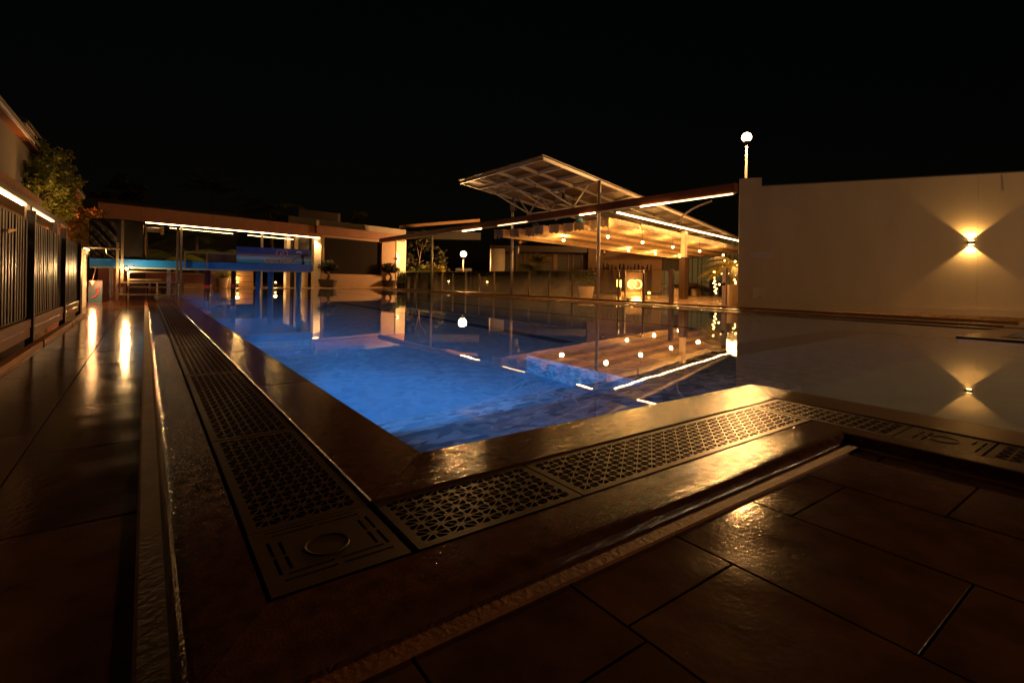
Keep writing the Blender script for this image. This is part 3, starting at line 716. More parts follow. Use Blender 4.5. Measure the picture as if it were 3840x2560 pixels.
# scaffold frame in front of the platform
sf = thing('steel_frame','galvanised steel tube frame spanning the walkway before the blue platform','frame',(0,14,LOW))
def m2(x,y): return 300+x*.2551, 780+y*.2551
xl, xr2, YS = -.47, .63, 14.0
zt1 = atY(*m2(575,510),YS).z; zt2 = atY(*m2(1490,290),YS).z
for x,zt in ((xl-.035,zt1),(xl+.045,1.86)): MB().obox((x,YS,LOW),(x,YS,zt),.045,.045,(1,0,0)).build('upright','galv',sf)
for x,zt in ((xr2-.04,zt2),(xr2+.03,1.35)): MB().obox((x,YS,LOW),(x,YS,zt),.045,.045,(1,0,0)).build('upright','galv',sf)
for yb,xa,xb in ((1095,xl,xr2),(1272,xl,xr2),(940,-.30,xr2),(1160,-.30,xr2),(1055,-.30,.3)):
    zz = atY(*m2(1000,yb),YS).z
    if zz > LOW+.02: MB().obox((xa,YS+.03 if yb in (940,1160,1055) else YS-.03,zz),(xb,YS+.03 if yb in (940,1160,1055) else YS-.03,zz),.03,.03).build('cross_bar','galv',sf)
zz = atY(*m2(350,595),YS).z; MB().obox((-1.02,YS-.03,zz),(xl,YS-.03,zz),.03,.03).build('cross_bar','galv',sf)
MB().obox((-.31,YS+.03,LOW),(-.31,YS+.03,atY(*m2(700,940),YS).z),.035,.035,(1,0,0)).build('upright','galv',sf)
MB().obox((.22,YS+.4,LOW),(.22,YS+.4,.5),.03,.03,(1,0,0)).build('upright','galv',sf)
o = MB().tube([(-.72,PY-.06,1.22),(-.70,PY-.08,1.1),(-.62,PY-.09,1.05),(-.55,PY-.09,.98),(-.50,PY-.08,.88)],.012,6).build('cable','stainless'); tag(o,'loose bundle of cables hanging below the black tarpaulin','cable')
lp = thing('work_lamp','small bare lamp glowing on the steel frame under the platform','lamp',atY(*m2(685,895),YS-.05))
MB().sphere(lp.location,.028,12,8).build('bulb','bulb_glow',lp); MB().tube([lp.location+V((0,0,.03)),lp.location+V((0,.02,.08))],.012,8).build('holder','black',lp)
lamp('work_light','POINT',34,LEDC,lp.location+V((0,-.05,-.02)),lp,.04)
# teal board with red swirl and cone lamp on the left under the platform
tb = thing('teal_board','teal painted board with a red swirl leaning left under the platform','board',(-1.0,16.2,LOW))
pa = G(336,1118,LOW); 
MB().box(-1.12,-.86,15.9,15.94,LOW,.50).build('board','teal',tb)
MB().tube([(-1.06,15.88,.06),(-1.0,15.88,.10),(-.95,15.88,.16),(-.93,15.88,.24),(-.97,15.88,.27),(-.91,15.88,.33)],.012,6).build('swirl','red_paint',tb)
cl_ = thing('cone_lamp','glowing cone lamp hanging left under the blue platform','lamp',atY(*m2(182,1090),15.5))
MB().lathe([(.004,-.075),(.055,.03),(.05,.04)],cl_.location,14).build('shade','red_glow',cl_); MB().tube([cl_.location+V((0,0,.04)),cl_.location+V((.07,.02,.40))],.008,6).build('rod','galv',cl_)
lamp('cone_glow','POINT',26,(1.0,.30,.10),cl_.location+V((0.02,-.12,-.02)),cl_,.05)
# back wall bits under the platform
uw = thing('store_wall','brown and dark plank partition standing behind the platform legs','partition',(-.6,22,0))
MB().box(-1.3,-1.02,21.9,22.0,LOW,.95).build('plank_panel','grey_wall',uw)
MB().box(-1.0,-.55,21.9,22.0,LOW,.95).build('plank_panel','brown_wall',uw)
MB().box(-.53,.0,21.92,22.02,LOW,.95).build('plank_panel','dark_wall',uw)
for k,(xa,xb,zz) in enumerate(((-.15,2.0,.30),(-.1,1.7,.17))):
    pass
bh = thing('long_bench','long brown timber bench behind the platform at the pool end','bench',(1.5,26.5,0))
for zz in (.30,.36): MB().box(.0,2.6,26.3+zz-.3,26.7+zz-.3,zz,zz+.04).build('seat_plank','planter',bh)
for x in (.1,1.3,2.5): MB().box(x,x+.08,26.35,26.65,LOW,.30).build('leg','planter',bh)
MB().box(0,2.6,26.78,26.82,.4,.75).build('backrest','planter',bh)

# ================================================================== FAR BUILDING (turned against the pool)
FA = R(18); FE = V((math.cos(FA),math.sin(FA),0)); FN = V((math.sin(FA),-math.cos(FA),0)); FQ = V((9.6,35.2,0))
def fp(x,y,off=0.0): return onpl(x,y,FQ+FN*off,FN)
def c2(x,y): return 280+x*.40816, 600+y*.40816
def c3(x,y): return 1000+x*.38272, 600+y*.38272
def m3(x,y): return 640+x*.2934, 780+y*.2934
def fs(p): return (p-FQ).dot(FE)                         # distance along the facade
def fbox(mb, s0, s1, o0, o1, z0, z1):                    # box in facade space: along, out, up
    a = FQ+FE*s0+FN*o0; b = FQ+FE*s1+FN*o0; c = FQ+FE*s1+FN*o1; d = FQ+FE*s0+FN*o1
    return mb.add([(p.x,p.y,z0) for p in (a,b,c,d)]+[(p.x,p.y,z1) for p in (a,b,c,d)],[(3,2,1,0),(4,5,6,7),(0,1,5,4),(1,2,6,5),(2,3,7,6),(3,0,4,7)])
# brown canopy beam with strip light
bt0, bt1 = fp(*c2(200,378)), fp(*c2(2262,622)); lb0, lb1 = fp(*c2(640,568)), fp(*c2(2235,722))
cb = thing('canopy_beam','long brown canopy beam with bright strip light over the far pool end','beam',FQ+V((0,0,lb1.z)))
zb = (lb0.z+lb1.z)/2; ztop = (bt0.z+bt1.z)/2
s0, s1 = fs(bt0), fs(bt1)
nseg = 7
for k in range(nseg):
    a = s0+(s1-s0)*k/nseg; b_ = s0+(s1-s0)*(k+1)/nseg
    fbox(MB(), a+.004, b_-.004, 0, .22, zb+.02, ztop).build('fascia_panel','beam_brown',cb)
fbox(MB(), fs(lb0), fs(lb1), .16, .20, zb-.02, zb+.015).build('strip_light','led',cb)
fbox(MB(), s0, s1, -3.0, -.01, zb+.25, zb+.35).build('soffit','dark_wood',cb)
da, db = fp(*m3(0,235),-.3), fp(*m3(1560,385),-.3)
dm = MB()
for k in range(60):
    p = da.lerp(db,k/59)
    if (k//7) % 5 != 4: dm.box(p.x-.03,p.x+.03,p.y-.02,p.y+.02,p.z-.10,p.z-.07)
dm.build('dotted_strip_light','led_dot',cb)
for px,yt,yb_ in ((m3(130,260)[0],855,1080),(m3(1162,350)[0],885,1085)):
    p = fp(px,1000,-.05); MB().obox((p.x,p.y,0),(p.x,p.y,zb+.02),.11,.11,(1,0,0)).build('pole','steel_grey',cb)
bf = fp(*m3(-220,255),.05); t = thing('beam_spotlight','boxy spotlight hanging at the left start of the far strip light','spotlight',bf)
for dx in (-.42,.38): MB().box(bf.x+dx-.07,bf.x+dx+.07,bf.y-.1,bf.y+.1,bf.z-.32,bf.z+.12).build('bracket','cream',t)
MB().bbox(bf.x-.34,bf.x+.30,bf.y-.12,bf.y+.12,bf.z-.22,bf.z+.02,.02).build('housing','steel_grey',t)
# pale columns at its right end, with speaker
pc = thing('pale_column','pair of pale plastered columns with a recessed panel at the far pool end','column',FQ)
sa, sb_ = fs(fp(*m3(1820,700))), fs(fp(*m3(1908,700)))
fbox(MB(), sa, sb_, -.2, .12, 0, zb+.02).build('column','white_wall',pc)
sc0, sc1 = fs(fp(*m3(1480,700),-.6)), fs(fp(*m3(1528,700),-.6))
fbox(MB(), sc0, sc1, -.9, -.6, 0, zb+.02).build('column','white_wall',pc)
fbox(MB(), sc1+.02, sc1+.35, -1.0, -.85, 0, zb+.02).build('recess','dark_wall',pc)
fbox(MB(), sc1+.36, sa-.002, -.75, -.55, 0, zb+.02).build('panel','cream',pc)
sp = fp(*m3(1702,470),-.2); spk = thing('loudspeaker','black loudspeaker mounted high on the pale column','loudspeaker',sp)
MB().bbox(sp.x-.30,sp.x+.30,sp.y-.15,sp.y+.18,sp.z-.55,sp.z+.45,.05).build('cabinet','black',spk)
for zz,r in ((.15,.13),(-.22,.2)): MB().tube([(sp.x-.05,sp.y-.17,sp.z+zz),(sp.x-.05,sp.y-.20,sp.z+zz)],r,16).build('cone','dark_wall',spk)
MB().box(sp.x-.1,sp.x+.1,sp.y+.18,sp.y+.5,sp.z-.65,sp.z-.5).build('bracket','black',spk)
lamp('column_uplight','SPOT',200,LEDC,fp(*m3(1865,400),.25)-V((0,0,.1)),pc,.05,140,.6,(0,0,-1))
# dark garden wall and timber benches behind the far end
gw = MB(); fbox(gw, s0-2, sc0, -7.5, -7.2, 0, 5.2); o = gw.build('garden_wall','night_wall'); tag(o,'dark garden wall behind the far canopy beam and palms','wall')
pl = thing('timber_planter','long low timber planter box at the far pool end','planter',fp(880,1075))
for k in range(3):
    sA, sB = fs(fp(*m3(545,950))), fs(fp(*m3(1090,950)))
    fbox(MB(), sA, sB, -.5, -.3-.02*k, .02+.33*k, .33+.33*k).build('board','planter',pl)
pl2 = thing('timber_planter','short timber planter box left of the long one at the far end','planter',fp(780,1075))
fbox(MB(), fs(fp(*m3(160,950))), fs(fp(*m3(530,950))), -.6, -.3, .02, .8).build('board','planter',pl2)
for k,(px,py_) in enumerate(((560,700),(1480,700),(690,560),(980,620))):
    pass
for k,(mx,my,L_,lab) in enumerate(((670,1010,1.3,'white potted palm before the short timber planter at the far end'),(50,1000,1.2,'potted palm in a pale box under the blue platform'))):
    c = fp(*m3(mx,my),-.1 if k == 0 else 5.0); c.z = 0
    potted_palm(lab,c,.55 if k == 0 else .35,.28 if k == 0 else .2,L_ if k == 0 else .7,9,'leaf',20+k)
for k,(mx,my,dep,hh,L_,seed,lab,lm_) in enumerate(((60,620,-3.0,1.6,2.6,31,'broad green palm behind the far canopy beam, left of the thin pole','leaf'),(690,520,-2.5,1.9,2.2,32,'feathery green palm behind the far canopy beam, right of the thin pole','leaf'),(330,480,-5,3.2,2.6,33,'tall palm with bare trunk between the other two under the far beam','leaf'))):
    c = fp(*m3(mx,my),dep); c.z = 0; t = thing('garden_palm',lab,'palm',c,'palms behind the far beam'); rr = random.Random(seed)
    MB().tube([c,c+V((.05,0,hh*.5)),c+V((0,0,hh))],[.14,.11,.09],8).build('trunk','bark',t,True)
    mb = MB(); palm_fronds(mb,c+V((0,0,hh)),11,L_,rr,.8,1.0,22,.018,.30); mb.build('crown',lm_,t)
for k,(px,py_,D,L_,seed,lab) in enumerate(((800,720,52,4.2,41,'tall coconut palm silhouetted above the far canopy beam'),(1010,790,50,4.8,42,'drooping coconut palm above the right end of the far canopy beam'))):
    c = atD(px,py_,D); zc = c.z; c.z = 0; t = thing('coconut_palm',lab,'palm',c,'coconut palms against the night sky'); rr = random.Random(seed)
    MB().tube([c,c+V((.3,0,zc*.5)),c+V((0,0,zc))],[.22,.18,.14],8).build('trunk','bark',t,True)
    mb = MB(); palm_fronds(mb,c+V((0,0,zc)),13,L_,rr,.9 if k else .6,1.0 if k else 1.4,24,.012,.26); mb.build('crown','leaf',t)
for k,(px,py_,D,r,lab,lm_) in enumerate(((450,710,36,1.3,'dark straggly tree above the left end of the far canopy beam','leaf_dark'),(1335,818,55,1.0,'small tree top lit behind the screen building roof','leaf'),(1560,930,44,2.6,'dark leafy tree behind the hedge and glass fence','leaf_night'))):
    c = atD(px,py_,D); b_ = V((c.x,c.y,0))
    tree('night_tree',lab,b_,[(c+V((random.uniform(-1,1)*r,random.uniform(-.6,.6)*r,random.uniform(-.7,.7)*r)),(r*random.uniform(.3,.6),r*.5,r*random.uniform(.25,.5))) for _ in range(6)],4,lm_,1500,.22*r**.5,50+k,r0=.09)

for k,(mx,my,lab) in enumerate(((855,1003,'small amber light at the foot of the long timber planter'),(1340,985,'small amber light low among the plants left of the pale columns'),(200,985,'small amber light low behind the platform at the far end'))):
    p = fp(*m3(mx,my),-.15 if k == 0 else -1.2); p.z = .25; t = thing('planter_light',lab,'lamp',p,'small lights at the far end')
    MB().lathe([(.05,-.25),(.05,-.06),(.09,-.05),(.09,.0)],p,10).build('stem','post_black',t); MB().sphere(p+V((0,0,.06)),.07,10,6).build('globe','amber',t)
    lamp('planter_glow','POINT',16,(1.0,.55,.16),p+V((0,0,.3))+FN*(.0),t,.08)
# screen building
sx0, sx1 = fs(fp(*c3(535,900))), fs(fp(*c3(1290,900))); zs = (fp(*c3(540,725)).z+fp(*c3(1290,803)).z)/2
sb2 = thing('screen_building','tan wall framing a huge dark projection screen at the far end','building',FQ+FE*2)
ia, ib = fs(fp(*c3(560,900))), fs(fp(*c3(1125,900))); zst = zs-.18; zsb = .95
fbox(MB(), sx0, ia, -.3, .05, 0, zs).build('frame_side','tan_wall',sb2)
fbox(MB(), ib, sx1, -.3, .05, 0, zs).build('frame_side','tan_wall',sb2)
fbox(MB(), ia, ib, -.3, .048, zst, zs).build('frame_top','tan_wall',sb2)
fbox(MB(), ia, ib, -.3, .048, 0, zsb).build('frame_base','tan_wall',sb2)
fbox(MB(), ia, ib, -.35, -.12, zsb, zst).build('screen','screen',sb2)
fbox(MB(), sx0-.6, sx1+.4, -.2, .35, zs+.005, zs+.55).build('fascia','beam_brown',sb2)
q0, q1 = fp(*c3(215,545),-2.0), fp(*c3(1365,690),-2.0)
zq = max(q0.z,q1.z)
fbox(MB(), fs(q0), fs(q1), -4.5, -2.0, zs+.3, zq).build('parapet','grey_wall',sb2)
fbox(MB(), sx0-.6, sx1+.5, .06, .5, -.01, .06).build('plinth','far_deck',sb2)
rf = thing('metal_roof','pale corrugated roof edge glimpsed above the screen building parapet','roof',atD(1180,800,48))
p0, p1 = atD(*c3(335,478),50), atD(*c3(715,525),50)
MB().quadbox(p0,p1,p1-V((0,0,1.0)),p0-V((0,0,1.0)),.2).build('sheet','steel_grey',rf)
MB().quadbox(p0+V((0,.3,0)),p0+V((0,.3,-8)),p1+V((0,.3,-8)),p1+V((0,.3,0)),.3).build('gable','dark_wall',rf)
fl = fp(*c3(497,630),-1.9); o = thing('roof_floodlight','unlit slim floodlight standing on the screen building parapet','floodlight',fl)
MB().bbox(fl.x-.10,fl.x+.12,fl.y-.06,fl.y+.06,fl.z-.30,fl.z+.30,.02).build('housing','steel_white',o); MB().obox(fl-V((0,0,.9)),fl-V((0,0,.3)),.05,.05,(1,0,0)).build('stand','black',o)
# wing wall with sconce right of the screen
wg = thing('wing_wall','pale wing wall with an up and down wall lamp right of the screen','wall',fp(1510,1060))
w0, w1 = fs(fp(*c3(1272,900),.1)), fs(fp(*c3(1365,900),.1)); zw = fp(*c3(1320,785),.1).z
fbox(MB(), w0, w1, -.2, .1, 0, zw).build('wall','white_wall',wg)
def sconce(label, c, n, up, en, ang, sz=.05, sc_=1.0):
    c = V(c); n = V(n).normalized(); t = thing('wall_sconce',label,'wall lamp',c)
    a = V(up).cross(n).normalized(); U = V(up)
    MB().obox(c-U*.03*sc_+n*.04*sc_, c+n*.04*sc_+U*.03*sc_, .08*sc_, .078*sc_, n).build('housing','post_black',t)
    for sg in (1,-1):
        MB().obox(c+n*.042*sc_+U*sg*.031*sc_, c+n*.042*sc_+U*sg*.037*sc_, .065*sc_, .06*sc_, n).build('lens','sconce_lens',t)
        lamp('beam','SPOT',en,(1.0,.58,.20),c+n*.045*sc_+U*sg*.05*sc_,t,.012*sc_,ang,.30,U*sg-n*.10)
    return t
sconce('small up and down lamp on the pale wing wall beyond the pool',fp(*c3(1285,965),.102),FN,(0,0,1),15,95,sc_=2.2)
# bonsai in dark pots
for k,(px,py_,lab) in enumerate(((c3(598,1245)[0],1077,'dark bonsai in a low pot left of the projection screen'),(c3(1208,1245)[0],1076,'dark bonsai in a low pot right of the projection screen'))):
    c = fp(px,py_,.3); c.z = .06; t = thing('bonsai',lab,'bonsai',c,'bonsai beside the screen'); rr = random.Random(60+k)
    MB().lathe([(.42,0),(.5,.05),(.62,.42),(.66,.44),(.66,.5),(.5,.5)],c,16).build('pot','pot_dark',t)
    MB().tube([c+V((0,0,.45)),c+V((.12,0,.75)),c+V((-.05,0,1.05)),c+V((.05,0,1.35))],[.12,.1,.08,.05],8).build('trunk','bark',t,True)
    lm = MB()
    for (ox,oz,r) in ((-.35,1.35,.35),(.35,1.3,.4),(0,1.6,.42),(.05,1.25,.3)): leaves(lm,c+V((ox,0,oz)),(r,r,r*.55),260,.13,rr)
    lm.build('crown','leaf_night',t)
# hedge of tall grasses in pots
for k in range(7):
    px = 1500+k*20; c = G(px,1078+k*.9); c = V((c.x,c.y,0)); 
    c = atD(px,1060,34-k*.8); c.z = 0
    t = thing('potted_grass','tall green grass in dark pot, %s of the hedge row behind the glass' % ['leftmost','second from left','third from left','middle one','fifth from left','second from right','rightmost'][k],'plant',c,'potted grasses in a row'); rr = random.Random(70+k)
    MB().lathe([(.2,0),(.26,.38),(.28,.4),(.22,.4)],c,12).build('pot','pot_dark',t)
    mb = MB()
    for _ in range(170):
        a = rr.uniform(0,6.28); r = rr.uniform(0,.24); p = c+V((math.cos(a)*r,math.sin(a)*r,.38)); h = rr.uniform(.45,.95); d = V((math.cos(a),math.sin(a),0))*rr.uniform(.05,.3); s_ = V((-math.sin(a),math.cos(a),0))*.014
        mb.add([p-s_,p+s_,p+d*.4+V((0,0,h*.7))+s_,p+d*.4+V((0,0,h*.7))-s_,p+d*1.3+V((0,0,h))],[(0,1,2,3),(3,2,4)])
    mb.build('blades','grass',t)

# ================================================================== GLASS FENCE SIDE
GX = 13.3
def c4(x,y): return 1600+x*.3955, 560+y*.3955
def c5(x,y): return 2200+x*.36996, 640+y*.36996
def c6(x,y): return 2700+x*.48469, 560+y*.48469
def m4(x,y): return 2400+x*.1913, 900+y*.1913
def m5(x,y): return 2000+x*.18707, 900+y*.18707
# perimeter beam
pb = thing('perimeter_beam','brown perimeter beam carried by pale round posts above the glass fence','beam',(GX,20,3.2))
cuts = [7.62,12.2,16.8,21.4,26.0,30.0,33.9]
for a,b_ in zip(cuts[:-1],cuts[1:]): MB().box(GX-.10,GX+.10,a+.003,b_-.003,3.23,3.49).build('fascia_panel','beam_brown',pb)
MB().tube([(GX-.06,7.62,3.195),(GX-.06,33.8,3.195)],.028,8).build('conduit','steel_white',pb,True)
for a,b_,mt in ((22.39,20.64,'led'),(13.75,12.97,'led'),(10.87,9.75,'led'),(9.7,7.66,'led_soft')):
    MB().box(GX-.125,GX-.09,b_,a,3.165,3.20).build('strip_light',mt,pb)
MB().box(GX-.115,GX-.101,17.0,19.2,3.20,3.225).build('strip_light','led_soft',pb)
for y_,up_ in ((26.02,0),(18.2,1),(12.87,1)):
    MB().tube([(GX,y_,0),(GX,y_,3.23)],.062,16).build('post','steel_white',pb,True)
    MB().lathe([(.11,0),(.11,.015),(.065,.02)],(GX,y_,.012),16).build('base_plate','steel_white',pb)
    if up_: MB().tube([(GX,y_,3.49),(GX,y_,4.36)],.06,12).build('upper_post','steel_grey',pb,True)
# glass balustrade
gpx = [c4(x,0)[0] for x in (-200,-90,50,145,250,370,500,637,800,970,1163,1383,1605)]+[c5(x,0)[0] for x in (325,583,862)]
gy = [atX(p,1085,GX).y for p in gpx]
bal = thing('glass_balustrade','clear glass balustrade with slim metal posts along the pool','balustrade',(GX,18,0))
for i,y_ in enumerate(gy):
    big = i == len(gy)-1
    if i in (2,8,12): continue
    r = .05 if big else .02
    MB().bbox(GX-r-.02,GX+r-.02,y_-r*1.2,y_+r*1.2,.012,1.10 if big else 1.0,.004).build('post','stainless' if big else 'galv',bal)
for i in range(len(gy)-1):
    a,b_ = gy[i+1]+.03, gy[i]-.03
    if a < b_: MB().box(GX-.006,GX+.006,a,b_,.075,1.085).build('glass_panel','clear_glass',bal)
    MB().box(GX-.02,GX+.02,a,b_,.035,.06).build('bottom_rail','steel_grey',bal)
    MB().tube([(GX,a,1.095),(GX,b_,1.095)],.011,6).build('top_rail','stainless',bal)
    MB().bbox(GX-.03,GX+.03,a-.02,a+.03,.16,.20,.004).build('clamp','stainless',bal)
# free-standing gate leaf frame in front of the sign
gt = thing('glass_gate','small framed glass gate leaf on a wheel before the neon sign','gate',(GX+.1,11,0))
ga, gb = atX(*c5(392,1100),GX+.12).y, atX(*c5(575,1100),GX+.12).y
for y_ in (ga,gb): MB().box(GX+.09,GX+.13,y_-.02,y_+.02,.10,1.08).build('stile','stainless',gt)
for z_ in (.10,1.06): MB().box(GX+.092,GX+.128,gb+.02,ga-.02,z_,z_+.035).build('rail','stainless',gt)
MB().box(GX+.106,GX+.114,gb+.02,ga-.02,.14,1.055).build('glass_panel','clear_glass',gt)
MB().tube([(GX+.08,ga-.15,.06),(GX+.14,ga-.15,.06)],.045,12).build('wheel','black',gt)
gp = thing('gate_post','square stainless gate post at the opening beside the pale wall','post',(GX,7.83,0))
MB().bbox(GX-.04,GX+.04,7.86,7.98,.012,1.12,.004).build('shaft','stainless',gp); MB().bbox(GX-.05,GX+.05,7.85,7.99,1.121,1.14,.004).build('cap','stainless',gp)
MB().box(GX-.07,GX-.04,7.88,7.96,.62,.70).build('latch','black',gp)

# floodlight masts
def mast(label, c, r, en, poler, tint=WARM):
    c = V(c); t = thing('lamp_mast',label,'street lamp',(c.x,c.y,PFZ))
    MB().tube([(c.x,c.y,PFZ),(c.x,c.y,c.z-r)],poler,12).build('pole','dark_wall',t,True)
    MB().lathe([(r*.4,-r*1.05),(r*.6,-r*.95),(r*.6,-r*.8)],c,14).build('collar','steel_grey',t)
    MB().sphere(c,r*.98,18,12).build('globe','flood',t,True)
    lamp('mast_light','POINT',en,tint,c-V((0,0,0)),t,r*1.2)
    return t
L1 = atD(2800,515,21); L2 = atD(1738,953,41)
mast('tall lamp mast with glaring globe rising behind the pale wall', L1, .20, 4800, .05)
mast('lower lamp mast with glaring globe behind the glass balustrade', L2, .26, 9000, .055)

mast('added lamp mast out of view on the right, standing in for the unseen light on wall and deck', V((11,-6,1.75)), .15, 1300, .05, (1.0,.58,.30))  # added mast outside the view, stands in for whatever lights wall and deck

# pavilion roof on trusses
A_,B_,D_,E_ = V((10.08,17.37,4.60)),V((9.93,12.05,4.53)),V((13.3,18.23,4.42)),V((13.3,12.94,4.40))
def rp(u,v,dz=0.0): return (A_+(D_-A_)*v).lerp(B_+(E_-B_)*v,u)+V((0,0,dz))
rf = thing('pavilion_roof','large tilted pavilion roof with white steel grid underneath','roof',(13.3,15.5,3.5))
VM = 6.4
MB().quadbox(rp(-.01,-.02,.06),rp(1.01,-.02,.06),rp(1.01,VM,.06),rp(-.01,VM,.06),-.03).build('sheet','roof_sheet',rf)
for k in range(5): MB().obox(rp(k/4,0,-.05),rp(k/4,VM,-.05),.06,.10).build('purlin','steel_white',rf)
vs = [0,.33,.66,1.0,1.5,2.0,2.6,3.2,3.8,4.4,5.0,5.6]
for v_ in vs: MB().obox(rp(0,v_,-.065),rp(1,v_,-.05),.06,.10).build('rafter','steel_white',rf)
for k in range(26):
    v_ = .1+VM*k/26
    MB().obox(rp(0,v_,.052),rp(1,v_,.052),.03,.012).build('sheet_rib','roof_sheet',rf)
for i,(fy) in enumerate((17.0,15.58,14.24)):
    f_ = V((GX,fy,3.56)); u_ = (18.23-fy)/(18.23-12.94)
    for (uu,vv) in ((u_-.16,1.0),(u_+.16,1.0),(u_-.16,.36),(u_+.02,2.0)):
        MB().obox(f_,rp(min(1,max(0,uu)),vv,-.06),.05,.05).build('strut','steel_white',rf)
    MB().box(GX-.06,GX+.06,fy-.08,fy+.08,3.492,3.58).build('foot','steel_white',rf)
for i in range(8):
    v_ = 2.0+.5*i; MB().obox(rp(0.02,v_,-.5),rp(.3,v_,-.06),.04,.04).build('strut','steel_white',rf)
# floodlights fixed to the roof edge
for k,(cx,cy_,lab) in enumerate(((827,545,'square unlit floodlight at the far corner of the pavilion roof'),(1262,465,'square unlit floodlight under the middle of the pavilion roof edge'))):
    p = atX(*c4(cx,cy_),GX-.25); t = thing('floodlight',lab,'floodlight',p,'floodlights under the pavilion roof')
    hs = MB().bbox(p.x-.05,p.x+.04,p.y-.20,p.y+.20,p.z-.20,p.z+.20,.02).build('housing','black',t)
    MB().bbox(p.x-.075,p.x-.051,p.y-.17,p.y+.17,p.z-.17,p.z+.17,.006).build('lens','lamp_face',hs)
    MB().tube([p+V((0,-.22,0)),p+V((.1,-.22,.2)),p+V((.22,0,.32))],.015,6).build('bracket','black',t)
for k,(cx,cy_,lab) in enumerate(((1035,720,'round dark spotlight slung under the beam left of the fabric ceiling'),(1450,672,'round dark spotlight slung under the beam near the fabric ceiling'))):
    p = atX(*c4(cx,cy_),GX+.05); t = thing('spotlight',lab,'spotlight',p,'spotlights slung under the beam')
    MB().lathe([(.05,.09),(.13,.06),(.15,-.04),(.15,-.10),(.12,-.10)],p,14).build('shade','teal',t); MB().tube([p+V((0,0,.09)),p+V((0,0,3.23-p.z))],.02,6).build('stem','black',t)
ar = [atX(*c5(x,y),GX+.5) for x,y in ((945,560),(945,510),(965,465),(1010,430),(1060,395),(1150,350),(1265,308))]
o = MB().tube(ar,.03,8).build('curved_pipe','steel_white',None,True); tag(o,'curved pale pipe bending from the beam down to the pavilion','pipe')

# fabric ceiling, bulbs, columns -------------------------------------
PA = R(15); E1 = V((math.cos(PA),math.sin(PA),0)); E2 = V((-math.sin(PA),math.cos(PA),0))
FO = V((14.35,13.25,0))
fc = thing('fabric_ceiling','draped cream fabric ceiling in sagging strips under the pavilion roof','canopy',FO+V((0,0,3)))
NB = 9; LEN = 20.0
for k in range(NB):
    o0 = k*.44; zf = 3.12-.055*k
    mb = MB(); nl,nw = 34,8
    sh = -0.25*k+random.uniform(-.2,.2)
    for i in range(nl+1):
        for j in range(nw+1):
            u = i/nl; v_ = j/nw
            p = FO+E1*(sh+LEN*u)+E2*(o0+v_*.43); sag = .27*v_**1.4+.05*math.sin(math.pi*v_)+.03*math.sin(u*38+k*2)*math.sin(math.pi*v_)
            mb.v.append(V((p.x,p.y,zf-sag)))
    for i in range(nl):
        for j in range(nw): mb.f.append((i*(nw+1)+j,i*(nw+1)+j+1,(i+1)*(nw+1)+j+1,(i+1)*(nw+1)+j))
    mb.build('fabric_strip',['fabric_shaded','fabric','fabric_deep_shade','fabric_lit','fabric_shaded','fabric_lit','fabric_deep_shade','fabric','fabric_lit'][k],fc,True)  # bands of light and shade painted strip by strip
    # hanging end flap
    fl_ = MB()
    for i in range(9):
        for j in range(2):
            p = FO+E1*(sh-.02+.04*math.sin(i*2.2))+E2*(o0+.43*i/8); fl_.v.append(V((p.x,p.y,zf-.0-(.34+.04*math.sin(i*1.7+k))*j)))
    for i in range(8): fl_.f.append((2*i,2*i+1,2*i+3,2*i+2))
    fl_.build('end_flap','fabric',fc,True)
def valance(a, b_, zt, zb, off, name='valance'):
    mb = MB(); n = 60
    for i in range(n+1):
        p = FO+E1*(a+(b_-a)*i/n)+E2*(off+.025*math.sin(i*1.3)); mb.v += [V((p.x,p.y,zt)),V((p.x,p.y,zb+.015*math.sin(i*.9)))]
    for i in range(n): mb.f.append((2*i,2*i+1,2*i+3,2*i+2))
    mb.build(name,'fabric',fc,True)
valance(2.6,20,3.16,2.90,-.06); valance(.2,2.5,3.13,2.93,-.03)
ps = thing('pavilion_strip_light','long bright strip light along the pavilion front edge','strip light',FO+V((0,0,3.3)))
q0, q1 = G(*c5(310,425),z=3.3), G(*c5(1545,713),z=3.3)
MB().obox(q0,q1,.04,.04).build('tube','led',ps); MB().obox(q0+V((0,0,.06)),q1+V((0,0,.06)),.09,.07).build('channel','steel_grey',ps)
bl_ = [c4(1298,862),c5(424,808),c5(697,842),c5(945,877),c5(1166,908),c5(216,670),c5(566,727),c5(873,774),c5(1145,815),c5(1384,854)]
names = ['far row, nearest the pool','far row, second from the pool','far row, third from the pool','far row, fourth from the pool','far row, deepest in the pavilion','front row, nearest the pool','front row, second from the pool','front row, third from the pool','front row, fourth from the pool','front row, deepest in the pavilion']
for k,p in enumerate(bl_):
    zb_ = 2.42; c = G(*p,z=zb_); t = thing('hanging_bulb','bare glowing bulb hanging under the fabric ceiling, '+names[k],'bulb',c,'bulbs under the fabric ceiling')
    MB().sphere(c,.06,12,8).build('globe','bulb_glow',t,True); MB().tube([c+V((0,0,.06)),c+V((0,0,.6))],.008,5).build('cord','black',t); MB().tube([c+V((0,0,.05)),c+V((0,0,.12))],.025,8).build('socket','black',t)
    lamp('bulb_light','POINT',150,BULB,c,t,.075)
pcx = G(*c5(990,610),z=3.3)
pcl = thing('pavilion_column','pavilion column, pale above and dark clad below, beside the gate opening','column',(pcx.x,pcx.y,PFZ))
hw = .11; zd = 1.98
MB().box(pcx.x-hw,pcx.x+hw,pcx.y-hw,pcx.y+hw,zd,3.28).build('upper_shaft','cream',pcl)
MB().bbox(pcx.x-hw-.05,pcx.x+hw+.05,pcx.y-hw-.05,pcx.y+hw+.05,PFZ,zd-.002,.006).build('dark_cladding','dark_wood',pcl)
